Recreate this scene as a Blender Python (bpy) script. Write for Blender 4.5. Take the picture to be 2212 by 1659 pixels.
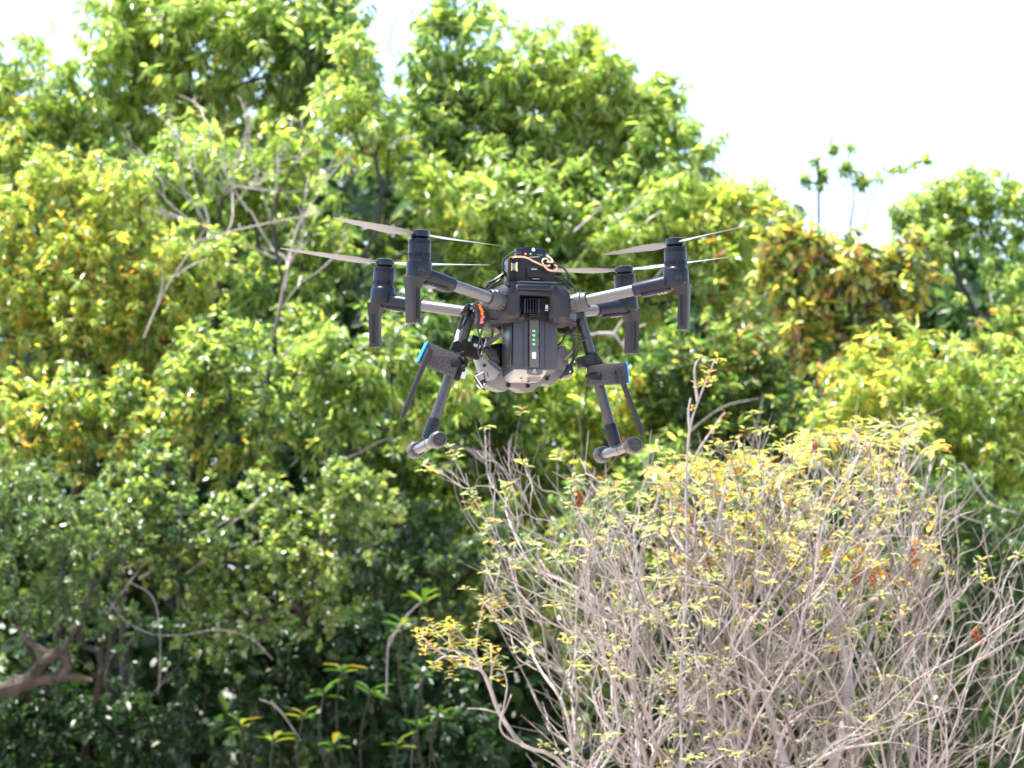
import bpy, bmesh, math, random
import numpy as np
from mathutils import Vector, Matrix

for _o in list(bpy.data.objects):
    bpy.data.objects.remove(_o, do_unlink=True)
SC = bpy.context.scene
COL = SC.collection
R = math.radians

# ------------------------------------------------------------------ camera, sky, sun, exposure
CAM_H, PITCH, FOC = 1.6, R(6.0), 14350.0 / 4096 * 2212      # focal length in units of a 2212 wide picture
cam_d = bpy.data.cameras.new('camera')
cam = bpy.data.objects.new('camera', cam_d)
COL.objects.link(cam)
cam.location = (0, 0, CAM_H)
cam.rotation_euler = (R(90) + PITCH, 0, 0)
cam_d.sensor_width = 36
cam_d.lens = 36 * 14350.0 / 4096
cam_d.clip_start, cam_d.clip_end = 0.1, 3000
cam_d.dof.use_dof = True
cam_d.dof.focus_distance = 7.12
cam_d.dof.aperture_fstop = 10.5
cam_d.dof.aperture_blades = 0
SC.camera = cam

SUN_DIR = Vector((-0.30, -0.02, 0.95)).normalized()           # towards the sun
world = bpy.data.worlds.new('World')
SC.world = world
world.use_nodes = True
wn = world.node_tree
bg = wn.nodes['Background']
sky = wn.nodes.new('ShaderNodeTexSky')
sky.sky_type = 'NISHITA'
sky.sun_disc = False
sky.sun_elevation = math.asin(SUN_DIR.z)
sky.sun_rotation = math.atan2(SUN_DIR.x, SUN_DIR.y)
sky.air_density = 1.0
sky.dust_density = 2.0
wn.links.new(sky.outputs[0], bg.inputs[0])
bg.inputs[1].default_value = 0.14
sun_d = bpy.data.lights.new('sun', 'SUN')
sun_d.energy = 5.0
sun_d.angle = R(0.53)
sun_d.color = (1.0, 0.95, 0.87)
sun = bpy.data.objects.new('sun', sun_d)
COL.objects.link(sun)
sun.location = (-10, 5, 30)
sun.rotation_euler = SUN_DIR.to_track_quat('Z', 'Y').to_euler()
SC.view_settings.view_transform = 'Standard'
SC.view_settings.look = 'None'
SC.view_settings.exposure = 1.88
SC.view_settings.gamma = 1
SC.cycles.use_denoising = True
SC.cycles.max_bounces = 8
SC.cycles.transmission_bounces = 4
SC.cycles.diffuse_bounces = 4
SC.cycles.transparent_max_bounces = 4

# ------------------------------------------------------------------ measuring helpers
_F = Vector((0, math.cos(PITCH), math.sin(PITCH)))
_U = Vector((0, -math.sin(PITCH), math.cos(PITCH)))
CAM = Vector((0, 0, CAM_H))

def ray(px, py):
    return _F + Vector((1, 0, 0)) * ((px - 1106) / FOC) + _U * ((829.5 - py) / FOC)

def W(px, py, d):
    """world point at horizontal distance d metres"""
    r = ray(px, py)
    return CAM + r * (d / r.y)

YAW = R(12)
DO = CAM + ray(1136.7, 545) * 7.2                            # centre of the four rotors
DX = Vector((math.cos(YAW), math.sin(YAW), 0))
DY = Vector((-math.sin(YAW), math.cos(YAW), 0))

def at(px, py, y):
    """drone frame point (x right, y away, z up) at drone depth y"""
    r = ray(px, py)
    t = (y - (CAM - DO).dot(DY)) / r.dot(DY)
    q = CAM + r * t - DO
    return Vector((q.dot(DX), y, q.z))

# ------------------------------------------------------------------ materials
def mat(name, col, rough=0.5, spec=0.5, metal=0.0, noise=0.0, nscale=40.0, bump=0.0, bscale=200.0, coat=0.0):
    m = bpy.data.materials.new(name)
    m.use_nodes = True
    nt = m.node_tree
    b = nt.nodes['Principled BSDF']
    b.inputs['Roughness'].default_value = rough
    b.inputs['Specular IOR Level'].default_value = spec
    b.inputs['Metallic'].default_value = metal
    b.inputs['Coat Weight'].default_value = coat
    c4 = (col[0], col[1], col[2], 1)
    tc = nt.nodes.new('ShaderNodeTexCoord')
    if noise > 0:
        n = nt.nodes.new('ShaderNodeTexNoise')
        n.inputs['Scale'].default_value = nscale
        n.inputs['Detail'].default_value = 5
        nt.links.new(tc.outputs['Object'], n.inputs['Vector'])
        r = nt.nodes.new('ShaderNodeMapRange')
        r.inputs[1].default_value, r.inputs[2].default_value = 0.3, 0.7
        r.inputs[3].default_value, r.inputs[4].default_value = 1 - noise, 1 + noise
        nt.links.new(n.outputs[0], r.inputs[0])
        v = nt.nodes.new('ShaderNodeVectorMath')
        v.operation = 'SCALE'
        v.inputs[0].default_value = col
        nt.links.new(r.outputs[0], v.inputs['Scale'])
        nt.links.new(v.outputs[0], b.inputs['Base Color'])
    else:
        b.inputs['Base Color'].default_value = c4
    if bump > 0:
        n2 = nt.nodes.new('ShaderNodeTexNoise')
        n2.inputs['Scale'].default_value = bscale
        n2.inputs['Detail'].default_value = 3
        nt.links.new(tc.outputs['Object'], n2.inputs['Vector'])
        bp = nt.nodes.new('ShaderNodeBump')
        bp.inputs['Strength'].default_value = bump
        bp.inputs['Distance'].default_value = 0.002
        nt.links.new(n2.outputs[0], bp.inputs['Height'])
        nt.links.new(bp.outputs[0], b.inputs['Normal'])
    return m

def emit(name, col, strength):
    m = bpy.data.materials.new(name)
    m.use_nodes = True
    b = m.node_tree.nodes['Principled BSDF']
    b.inputs['Base Color'].default_value = (*col, 1)
    b.inputs['Emission Color'].default_value = (*col, 1)
    b.inputs['Emission Strength'].default_value = strength
    return m

def leaf_mat(name, rough=0.32, trans=0.42, spec=0.55, boost=1.5):
    """leaf colour comes per leaf from the point attribute tint"""
    m = bpy.data.materials.new(name)
    m.use_nodes = True
    nt = m.node_tree
    b = nt.nodes['Principled BSDF']
    out = nt.nodes['Material Output']
    a = nt.nodes.new('ShaderNodeAttribute')
    a.attribute_name = 'tint'
    b.inputs['Roughness'].default_value = rough
    b.inputs['Specular IOR Level'].default_value = spec
    nt.links.new(a.outputs['Color'], b.inputs['Base Color'])
    v = nt.nodes.new('ShaderNodeVectorMath')
    v.operation = 'MULTIPLY'
    v.inputs[1].default_value = (boost * 1.0, boost * 0.97, boost * 0.62)
    nt.links.new(a.outputs['Color'], v.inputs[0])
    t = nt.nodes.new('ShaderNodeBsdfTranslucent')
    nt.links.new(v.outputs[0], t.inputs['Color'])
    mx = nt.nodes.new('ShaderNodeMixShader')
    mx.inputs[0].default_value = trans
    nt.links.new(b.outputs[0], mx.inputs[1])
    nt.links.new(t.outputs[0], mx.inputs[2])
    nt.links.new(mx.outputs[0], out.inputs['Surface'])
    return m

def piece_leaf_mat(name, cols, rough=0.4, trans=0.38, boost=1.15):
    """for leaves that are objects of their own: colour by a per object random number"""
    m = bpy.data.materials.new(name)
    m.use_nodes = True
    nt = m.node_tree
    b = nt.nodes['Principled BSDF']
    out = nt.nodes['Material Output']
    oi = nt.nodes.new('ShaderNodeObjectInfo')
    cr = nt.nodes.new('ShaderNodeValToRGB')
    cr.color_ramp.interpolation = 'CONSTANT'
    el = cr.color_ramp.elements
    while len(el) < len(cols):
        el.new(0.5)
    for i, c in enumerate(cols):
        el[i].position = i / len(cols)
        el[i].color = (*c, 1)
    nt.links.new(oi.outputs['Random'], cr.inputs[0])
    b.inputs['Roughness'].default_value = rough
    nt.links.new(cr.outputs[0], b.inputs['Base Color'])
    v = nt.nodes.new('ShaderNodeVectorMath')
    v.operation = 'MULTIPLY'
    v.inputs[1].default_value = (boost, boost, boost * 0.35)
    nt.links.new(cr.outputs[0], v.inputs[0])
    t = nt.nodes.new('ShaderNodeBsdfTranslucent')
    nt.links.new(v.outputs[0], t.inputs['Color'])
    mx = nt.nodes.new('ShaderNodeMixShader')
    mx.inputs[0].default_value = trans
    nt.links.new(b.outputs[0], mx.inputs[1])
    nt.links.new(t.outputs[0], mx.inputs[2])
    nt.links.new(mx.outputs[0], out.inputs['Surface'])
    return m

M = {
    'shell': mat('shell_plastic', (0.0065, 0.0085, 0.0165), 0.30, 0.24, noise=0.12, nscale=60, bump=0.05, bscale=1500),
    'body': mat('body_plastic', (0.014, 0.0145, 0.019), 0.46, 0.28, noise=0.12, nscale=30, bump=0.08, bscale=1500),
    'battery': mat('battery_plastic', (0.033, 0.036, 0.050), 0.5, 0.30, noise=0.07, nscale=25),
    'battery_strip': mat('battery_strip_plastic', (0.070, 0.070, 0.078), 0.5, 0.3),
    'gloss': mat('glossy_black_plastic', (0.006, 0.006, 0.010), 0.2, 0.35),
    'black': mat('matt_black_plastic', (0.006, 0.006, 0.007), 0.6, 0.25),
    'motor': mat('anodised_motor_metal', (0.006, 0.008, 0.0165), 0.26, 0.28, metal=0.1),
    'collar': mat('collar_plastic', (0.045, 0.044, 0.048), 0.42, 0.4, bump=0.05, bscale=1500),
    'cap_dark': mat('cap_face_rubber', (0.016, 0.016, 0.018), 0.4, 0.4, noise=0.9, nscale=160, bump=0.4, bscale=500),
    'carbon': mat('carbon_tube', (0.095, 0.088, 0.095), 0.34, 0.6, metal=0.2, noise=0.2, nscale=350),
    'leg': mat('leg_carbon_tube', (0.030, 0.029, 0.033), 0.30, 0.45, noise=0.5, nscale=220),
    'footbar': mat('foot_bar_plastic', (0.095, 0.088, 0.094), 0.36, 0.5),
    'footcap': mat('foot_cap_rubber', (0.030, 0.030, 0.034), 0.4, 0.5, noise=0.7, nscale=140, bump=0.3, bscale=500),
    'blade': mat('propeller_plastic', (0.15, 0.155, 0.17), 0.45, 0.5),
    'foam': mat('grey_foam', (0.060, 0.059, 0.063), 0.95, 0.1, noise=0.7, nscale=420, bump=1.0, bscale=520),
    'tape': mat('blue_tape', (0.0, 0.22, 0.75), 0.5, 0.5),
    'strap': mat('black_webbing', (0.012, 0.012, 0.013), 0.8, 0.2, noise=0.3, nscale=500, bump=0.5, bscale=900),
    'pouch': mat('black_neoprene', (0.018, 0.018, 0.02), 0.75, 0.3, bump=0.3, bscale=900),
    'paygrey': mat('pale_grey_plastic', (0.22, 0.21, 0.225), 0.5, 0.4),
    'paygrey2': mat('mid_grey_plastic', (0.125, 0.12, 0.13), 0.55, 0.4),
    'tray': mat('battery_base_plastic', (0.27, 0.255, 0.26), 0.5, 0.4),  # paler than the battery: ground bounce put into the base colour
    'box': mat('electronics_box_plastic', (0.009, 0.009, 0.012), 0.42, 0.24, noise=0.1, nscale=50),
    'boxside': mat('side_plastic_with_reflection', (0.025, 0.032, 0.028), 0.35, 0.4),  # green-grey reflection on the left flank, put into the colour
    'navy': mat('receiver_plastic', (0.005, 0.007, 0.019), 0.3, 0.28),
    'brass': mat('connector_gold', (0.75, 0.55, 0.22), 0.4, 0.5, metal=0.4),
    'steel': mat('steel', (0.5, 0.5, 0.52), 0.3, 0.5, metal=0.8),
    'white': mat('white_plastic', (0.8, 0.8, 0.8), 0.5, 0.4),
    'label': mat('label_paper', (0.62, 0.64, 0.68), 0.6, 0.3),
    'button': mat('translucent_button', (0.5, 0.5, 0.52), 0.5, 0.4),
    'cable': mat('black_cable', (0.015, 0.015, 0.016), 0.35, 0.5),
    'wire_yellow': mat('yellow_wire', (0.58, 0.33, 0.08), 0.5, 0.4),
    'wire_white': mat('white_wire', (0.55, 0.51, 0.48), 0.5, 0.4),
    'wire_red': mat('red_wire', (0.55, 0.03, 0.02), 0.5, 0.4),
    'text_yellow': mat('yellow_print', (0.85, 0.45, 0.02), 0.6, 0.3),
    'text_red': mat('red_print', (0.75, 0.04, 0.03), 0.6, 0.3),
    'text_pink': mat('pink_print', (0.8, 0.45, 0.5), 0.6, 0.3),
    'text_pale': mat('pale_print', (0.45, 0.45, 0.47), 0.6, 0.3),
    'cloth': mat('crumpled_grey_cloth', (0.13, 0.11, 0.115), 0.9, 0.2),
    'led_green': emit('green_led', (0.05, 0.9, 0.08), 1.6),
    'led_red': emit('red_led', (1.0, 0.12, 0.04), 2.0),
    'bark_pale': mat('pale_grey_bark', (0.285, 0.25, 0.24), 0.75, 0.3, noise=0.30, nscale=18, bump=0.5, bscale=120),
    'bark_tan': mat('tan_bark', (0.235, 0.195, 0.175), 0.8, 0.3, noise=0.35, nscale=25, bump=0.5, bscale=120),
    'bark_ash': mat('ash_bark', (0.12, 0.10, 0.09), 0.8, 0.3, noise=0.4, nscale=25, bump=0.5, bscale=120),
    'bark_dark': mat('dark_stem', (0.03, 0.03, 0.02), 0.8, 0.3, noise=0.4, nscale=25),
    'bark_grey': mat('grey_bark', (0.036, 0.033, 0.029), 0.8, 0.3, noise=0.35, nscale=8, bump=0.5, bscale=60),
    'bark_brown': mat('brown_bark', (0.060, 0.046, 0.038), 0.9, 0.2, noise=0.6, nscale=14, bump=1.0, bscale=45),
    'seed': mat('dry_seed_heads', (0.22, 0.075, 0.035), 0.9, 0.2, noise=0.4, nscale=60),
    'leaf': leaf_mat('tree_leaf', 0.30, 0.58, 0.85, 2.6),
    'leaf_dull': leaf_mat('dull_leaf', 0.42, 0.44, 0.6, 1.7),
    'leaf_glossy': leaf_mat('glossy_leaf', 0.32, 0.46, 0.9, 2.1),
    'piece_yellow': piece_leaf_mat('yellow_shrub_leaf', [(0.50, 0.39, 0.085), (0.38, 0.36, 0.09), (0.27, 0.31, 0.12), (0.52, 0.40, 0.09), (0.20, 0.25, 0.09),
                                                         (0.44, 0.38, 0.09), (0.42, 0.20, 0.04), (0.46, 0.38, 0.10), (0.32, 0.36, 0.17), (0.40, 0.24, 0.05)]),
    'piece_green': piece_leaf_mat('broad_green_leaf', [(0.05, 0.12, 0.02), (0.07, 0.16, 0.02), (0.04, 0.09, 0.02), (0.18, 0.24, 0.03), (0.05, 0.11, 0.03), (0.05, 0.12, 0.02), (0.04, 0.10, 0.02), (0.07, 0.15, 0.02), (0.20, 0.17, 0.03)], 0.3, 0.4),
}

# ------------------------------------------------------------------ object helpers
def tag(o, label=None, cat=None, group=None, kind=None):
    if label: o['label'] = label
    if cat: o['category'] = cat
    if group: o['group'] = group
    if kind: o['kind'] = kind
    return o

def empty(name, loc, rz=0.0):
    o = bpy.data.objects.new(name, None)
    COL.objects.link(o)
    o.location = loc
    o.rotation_euler = (0, 0, rz)
    o.empty_display_size = 0.1
    return o

def link_mesh(name, me, m, parent=None):
    o = bpy.data.objects.new(name, me)
    COL.objects.link(o)
    if m is not None and not me.materials:
        me.materials.append(m)
    if parent is not None:
        o.parent = parent
    return o

def frame(axis):
    a = Vector(axis).normalized()
    u = a.orthogonal().normalized()
    return a, u, a.cross(u)

def smooth_path(pts, k=6):
    pts = [Vector(p) for p in pts]
    if len(pts) < 3:
        return pts
    e = [pts[0] * 2 - pts[1]] + pts + [pts[-1] * 2 - pts[-2]]
    out = []
    for i in range(1, len(e) - 2):
        p0, p1, p2, p3 = e[i - 1], e[i], e[i + 1], e[i + 2]
        for j in range(k):
            t = j / k
            out.append(0.5 * ((2 * p1) + (p2 - p0) * t + (2 * p0 - 5 * p1 + 4 * p2 - p3) * t * t + (3 * p1 - p0 - 3 * p2 + p3) * t ** 3))
    out.append(pts[-1])
    return out

class MB:
    def __init__(s):
        s.v, s.f = [], []

    def add(s, vs, fs):
        n = len(s.v)
        s.v += [tuple(v) for v in vs]
        s.f += [tuple(i + n for i in f) for f in fs]
        return s

    def obox(s, c, half, ax=None):
        """box at c with half sizes along three axes"""
        c = Vector(c)
        ax = ax or (Vector((1, 0, 0)), Vector((0, 1, 0)), Vector((0, 0, 1)))
        vs = []
        for k in (-1, 1):
            for j in (-1, 1):
                for i in (-1, 1):
                    vs.append(c + ax[0] * half[0] * i + ax[1] * half[1] * j + ax[2] * half[2] * k)
        return s.add(vs, [(0, 2, 3, 1), (4, 5, 7, 6), (0, 1, 5, 4), (2, 6, 7, 3), (0, 4, 6, 2), (1, 3, 7, 5)])

    def prism(s, poly, off):
        n = len(poly)
        off = Vector(off)
        vs = [Vector(p) for p in poly] + [Vector(p) + off for p in poly]
        fs = [tuple(range(n - 1, -1, -1)), tuple(range(n, 2 * n))]
        fs += [(i, (i + 1) % n, n + (i + 1) % n, n + i) for i in range(n)]
        return s.add(vs, fs)

    def lathe(s, prof, o, axis, n=28, caps=True):
        """prof: (radius, height) along the axis"""
        a, u, w = frame(axis)
        o = Vector(o)
        vs, fs = [], []
        for r, h in prof:
            for k in range(n):
                t = 2 * math.pi * k / n
                vs.append(o + a * h + u * r * math.cos(t) + w * r * math.sin(t))
        for i in range(len(prof) - 1):
            for k in range(n):
                fs.append((i * n + k, i * n + (k + 1) % n, (i + 1) * n + (k + 1) % n, (i + 1) * n + k))
        if caps:
            fs.append(tuple(range(n - 1, -1, -1)))
            b = (len(prof) - 1) * n
            fs.append(tuple(range(b, b + n)))
        return s.add(vs, fs)

    def tube(s, pts, rad, n=10, caps=True):
        pts = [Vector(p) for p in pts]
        if not hasattr(rad, '__len__'):
            rad = [rad] * len(pts)
        vs, fs = [], []
        u = None
        for i, p in enumerate(pts):
            d = (pts[min(i + 1, len(pts) - 1)] - pts[max(i - 1, 0)])
            d = d.normalized() if d.length > 1e-9 else Vector((0, 0, 1))
            if u is None:
                u = d.orthogonal().normalized()
            u = (u - d * u.dot(d)).normalized()
            w = d.cross(u)
            for k in range(n):
                t = 2 * math.pi * k / n
                vs.append(p + (u * math.cos(t) + w * math.sin(t)) * rad[i])
        for i in range(len(pts) - 1):
            for k in range(n):
                fs.append((i * n + k, i * n + (k + 1) % n, (i + 1) * n + (k + 1) % n, (i + 1) * n + k))
        if caps:
            fs.append(tuple(range(n - 1, -1, -1)))
            b = (len(pts) - 1) * n
            fs.append(tuple(range(b, b + n)))
        return s.add(vs, fs)

    def loft(s, rings):
        n = len(rings[0])
        vs = [p for r in rings for p in r]
        fs = [tuple(range(n - 1, -1, -1)), tuple(range((len(rings) - 1) * n, len(rings) * n))]
        for i in range(len(rings) - 1):
            for k in range(n):
                fs.append((i * n + k, i * n + (k + 1) % n, (i + 1) * n + (k + 1) % n, (i + 1) * n + k))
        return s.add(vs, fs)

    def mesh(s, name, bevel=0.0, seg=2, smooth=True, angle=0.6):
        me = bpy.data.meshes.new(name)
        me.from_pydata(s.v, [], s.f)
        bm = bmesh.new()
        bm.from_mesh(me)
        bmesh.ops.recalc_face_normals(bm, faces=bm.faces)
        if bevel > 0:
            ed = [e for e in bm.edges if len(e.link_faces) == 2 and e.calc_face_angle(0) > 0.35]
            bmesh.ops.bevel(bm, geom=ed, offset=bevel, segments=seg, profile=0.5, affect='EDGES', clamp_overlap=True)
        bm.to_mesh(me)
        bm.free()
        if smooth:
            me.polygons.foreach_set('use_smooth', [True] * len(me.polygons))
            me.set_sharp_from_angle(angle=angle)
        return me

    def build(s, name, m, parent=None, bevel=0.0, **k):
        return link_mesh(name, s.mesh(name, bevel, **k), m, parent)

def text(name, body, size, m, parent, origin, ux, uy, depth=0.0002, offset=0.0, spacing=1.0):
    """flat print: reading direction ux, letter height uy"""
    cu = bpy.data.curves.new('lettering', 'FONT')
    cu.body = body
    cu.size = size
    cu.extrude = depth
    cu.offset = offset
    cu.space_character = spacing
    cu.align_x, cu.align_y = 'CENTER', 'CENTER'
    t = bpy.data.objects.new('lettering', cu)
    COL.objects.link(t)
    dg = bpy.context.evaluated_depsgraph_get()
    me = bpy.data.meshes.new_from_object(t.evaluated_get(dg))
    bpy.data.objects.remove(t)
    ux, uy = Vector(ux).normalized(), Vector(uy).normalized()
    uz = ux.cross(uy)
    mt = Matrix((ux, uy, uz)).transposed().to_4x4()
    mt.translation = Vector(origin)
    me.transform(mt)
    me.materials.clear()
    return link_mesh(name, me, m, parent)

# ------------------------------------------------------------------ ground
gm = bpy.data.materials.new('sandy_ground')
gm.use_nodes = True
nt = gm.node_tree
gb = nt.nodes['Principled BSDF']
gb.inputs['Roughness'].default_value = 0.95
gt = nt.nodes.new('ShaderNodeTexCoord')
gn = nt.nodes.new('ShaderNodeTexNoise')
gn.inputs['Scale'].default_value = 1.2
gn.inputs['Detail'].default_value = 8
gr = nt.nodes.new('ShaderNodeValToRGB')
gr.color_ramp.elements[0].position, gr.color_ramp.elements[0].color = 0.32, (0.34, 0.29, 0.24, 1)
gr.color_ramp.elements[1].position, gr.color_ramp.elements[1].color = 0.68, (0.52, 0.46, 0.40, 1)
nt.links.new(gt.outputs['Object'], gn.inputs['Vector'])
nt.links.new(gn.outputs[0], gr.inputs[0])
nt.links.new(gr.outputs[0], gb.inputs['Base Color'])
g = MB()
g.add([(-600, -600, 0), (600, -600, 0), (600, 15.2, 0), (-600, 15.2, 0)], [(0, 1, 2, 3)])
tag(g.build('ground', gm), 'pale sandy open ground in front of the thicket', 'ground', kind='structure')
lm_ = mat('leaf_litter', (0.07, 0.052, 0.035), 0.95, 0.2, noise=0.6, nscale=14)
g = MB()
g.add([(-600, 15.2, 0), (600, 15.2, 0), (600, 1400, 0), (-600, 1400, 0)], [(0, 1, 2, 3)])
tag(g.build('woodland_floor', lm_), 'brown leaf litter floor under the trees', 'ground', kind='structure')

# ------------------------------------------------------------------ vegetation helpers
RNG = np.random.default_rng(7)

def wave_noise(p, freq, seed, n=14):
    r = np.random.default_rng(seed)
    k = r.normal(size=(n, 3)) * freq
    ph = r.uniform(0, 6.283, n)
    return np.sin(p @ k.T + ph).sum(1) / math.sqrt(n / 2)

def unit(a):
    return a / np.maximum(np.linalg.norm(a, axis=-1, keepdims=True), 1e-9)

# leaf outlines: along, across, lift
SHAPES = {
    'lance': [(0, 0), (0.30, 0.42), (0.68, 0.36), (1.0, 0.0)],
    'oval': [(0, 0), (0.32, 0.50), (0.75, 0.40), (1.0, 0.0)],
    'spoon': [(0, 0), (0.40, 0.36), (0.80, 0.48), (1.0, 0.0)],
}

def leaf_mesh(name, base, direc, nrm, length, width, tint, shape='lance', curl=0.25):
    """one mesh of many leaves; every leaf has a folded midrib and a drooping tip (8 triangles' worth of bend)"""
    N = len(base)
    d = unit(direc)
    s = unit(np.cross(nrm, d))
    n = np.cross(d, s)
    L = length[:, None]
    Wd = width[:, None]
    sh = SHAPES[shape]
    P = []
    # midrib points
    mid = []
    for (a, w) in sh:
        mid.append(base + d * L * a - n * L * curl * a * a)
    P = [mid[0], mid[1], mid[2], mid[3]]
    for i in (1, 2):
        w = sh[i][1]
        P.append(mid[i] + s * Wd * w + n * Wd * 0.16)
        P.append(mid[i] - s * Wd * w + n * Wd * 0.16)
    V = np.stack(P, 1).reshape(-1, 3).astype(np.float32)      # 8 per leaf
    # 0,1,2,3 midrib; 4,5 = right/left at 1; 6,7 = right/left at 2
    quads = np.array([[0, 4, 1, 1], [0, 1, 5, 5]])
    tris = np.array([[0, 1, 4], [0, 5, 1], [2, 3, 6], [2, 7, 3]])
    qd = np.array([[1, 2, 6, 4], [1, 5, 7, 2]])
    off = (np.arange(N) * 8)[:, None, None]
    T = (tris[None] + off).reshape(-1, 3)
    Q = (qd[None] + off).reshape(-1, 4)
    me = bpy.data.meshes.new(name)
    me.vertices.add(len(V))
    me.vertices.foreach_set('co', V.ravel())
    nl = T.size + Q.size
    me.loops.add(nl)
    me.loops.foreach_set('vertex_index', np.concatenate([T.ravel(), Q.ravel()]).astype(np.int32))
    me.polygons.add(len(T) + len(Q))
    ls = np.concatenate([np.arange(len(T)) * 3, T.size + np.arange(len(Q)) * 4]).astype(np.int32)
    me.polygons.foreach_set('loop_start', ls)
    me.update(calc_edges=True)
    me.validate()
    ca = me.attributes.new('tint', 'FLOAT_COLOR', 'POINT')
    c = np.ones((N, 8, 4), np.float32)
    c[:, :, :3] = tint[:, None, :]
    ca.data.foreach_set('color', c.ravel())
    me.polygons.foreach_set('use_smooth', np.ones(len(me.polygons), bool))
    return me

def pick_tints(n, palette, clump, r):
    """palette: list of (rgb, weight); clump in 0..1 shifts the choice so that neighbours look alike"""
    cols = np.array([c for c, w in palette])
    w = np.array([w for c, w in palette], float)
    cw = np.cumsum(w / w.sum())
    x = np.clip(0.38 * clump + 0.62 * r.random(n), 0, 0.999)
    # flatten the distribution of x
    order = np.argsort(np.argsort(x)) / max(n - 1, 1)
    x = np.clip(order, 0, 0.9999)
    idx = np.searchsorted(cw, x)
    t = cols[np.minimum(idx, len(cols) - 1)]
    return t * r.uniform(0.75, 1.3, (n, 1)) * r.uniform(0.9, 1.1, (n, 3))

def clusters_to_leaves(P, O, k, ln, wd, palette, r, droop=0.6, spread=1.0, clump_f=1.6, clump_seed=3, sun_lean=0.8, reach=0.6):
    """P cluster tips, O outward directions -> per leaf arrays"""
    n = len(P)
    ang = r.uniform(0, 6.283, (n, 1)) + np.arange(k)[None] * 2.4 + r.normal(0, 0.3, (n, k))
    up = np.array([0, 0, 1.0])
    o = unit(O)
    a = unit(np.cross(o, up[None] + r.normal(0, 0.1, (n, 3))))
    b = np.cross(o, a)
    rad = a[:, None] * np.cos(ang)[..., None] + b[:, None] * np.sin(ang)[..., None]
    t = np.arange(k)[None] / k
    base = P[:, None] - o[:, None] * (ln * reach * 1.6 * t)[..., None] + rad * ln * 0.05
    d = rad * spread + o[:, None] * 0.55 - up * droop + r.normal(0, 0.25, (n, k, 3))
    nr = up + rad * 0.3 + r.normal(0, sun_lean, (n, k, 3))
    N = n * k
    cl = 0.5 + 0.28 * wave_noise(P, clump_f, clump_seed)
    cl = np.repeat(np.clip(cl, 0, 1), k)
    L = ln * r.uniform(0.6, 1.25, N)
    return (base.reshape(-1, 3), d.reshape(-1, 3), nr.reshape(-1, 3), L, L * wd / ln * r.uniform(0.85, 1.15, N),
            pick_tints(N, palette, cl, r))

def grow(root, targets, bf=0.35, up=0.0, r=None, wob=0.05):
    """branching skeleton: join every target to the node that keeps the way from the root short"""
    t = np.asarray(targets, float)
    root = np.asarray(root, float)
    order = np.argsort(np.linalg.norm(t - root, axis=1))
    nodes = [root]
    par = [-1]
    pl = [0.0]
    dirs = [np.array([0, 0, 1.0])]
    N = np.zeros((len(t) * 2 + 1, 3)); N[0] = root
    PL = np.zeros(len(N)); DR = np.zeros((len(N), 3)); DR[0] = (0, 0, 1)
    c = 1
    for i in order:
        q = t[i]
        v = q - N[:c]
        dist = np.linalg.norm(v, axis=1) + 1e-9
        al = (v * DR[:c]).sum(1) / dist
        cost = dist * (1 + 0.9 * (1 - al)) + bf * PL[:c]
        j = int(np.argmin(cost))
        # a bowed midpoint
        m = N[j] + v[j] * 0.5 + DR[j] * dist[j] * 0.12 + np.array([0, 0, -up * dist[j]])
        if r is not None:
            m = m + r.normal(0, wob * dist[j], 3)
        N[c] = m; PL[c] = PL[j] + np.linalg.norm(m - N[j]); DR[c] = unit(m - N[j]); par.append(j); c += 1
        N[c] = q; PL[c] = PL[c - 1] + np.linalg.norm(q - m); DR[c] = unit(q - m); par.append(c - 1); c += 1
    return N[:c], np.array(par)

def chains(N, par, tip_r, power=2.3):
    n = len(N)
    kids = [[] for _ in range(n)]
    for i in range(1, n):
        kids[par[i]].append(i)
    rad = np.zeros(n)
    order = range(n - 1, -1, -1)                       # children always come after parents
    acc = np.zeros(n)
    for i in order:
        if not kids[i]:
            acc[i] = tip_r ** power
        rad[i] = acc[i] ** (1 / power)
        if par[i] >= 0:
            acc[par[i]] += acc[i]
    out = []
    stack = [(0, None)]
    while stack:
        s, pr = stack.pop()
        ch = [s] if pr is None else [pr, s]
        cur = s
        while kids[cur]:
            ks = sorted(kids[cur], key=lambda x: -rad[x])
            for o in ks[1:]:
                stack.append((o, cur))
            cur = ks[0]
            ch.append(cur)
        rr = [rad[x] for x in ch]
        if pr is not None:
            rr[0] = rr[1]
        out.append((np.array([N[x] for x in ch]), rr))
    return out

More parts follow.
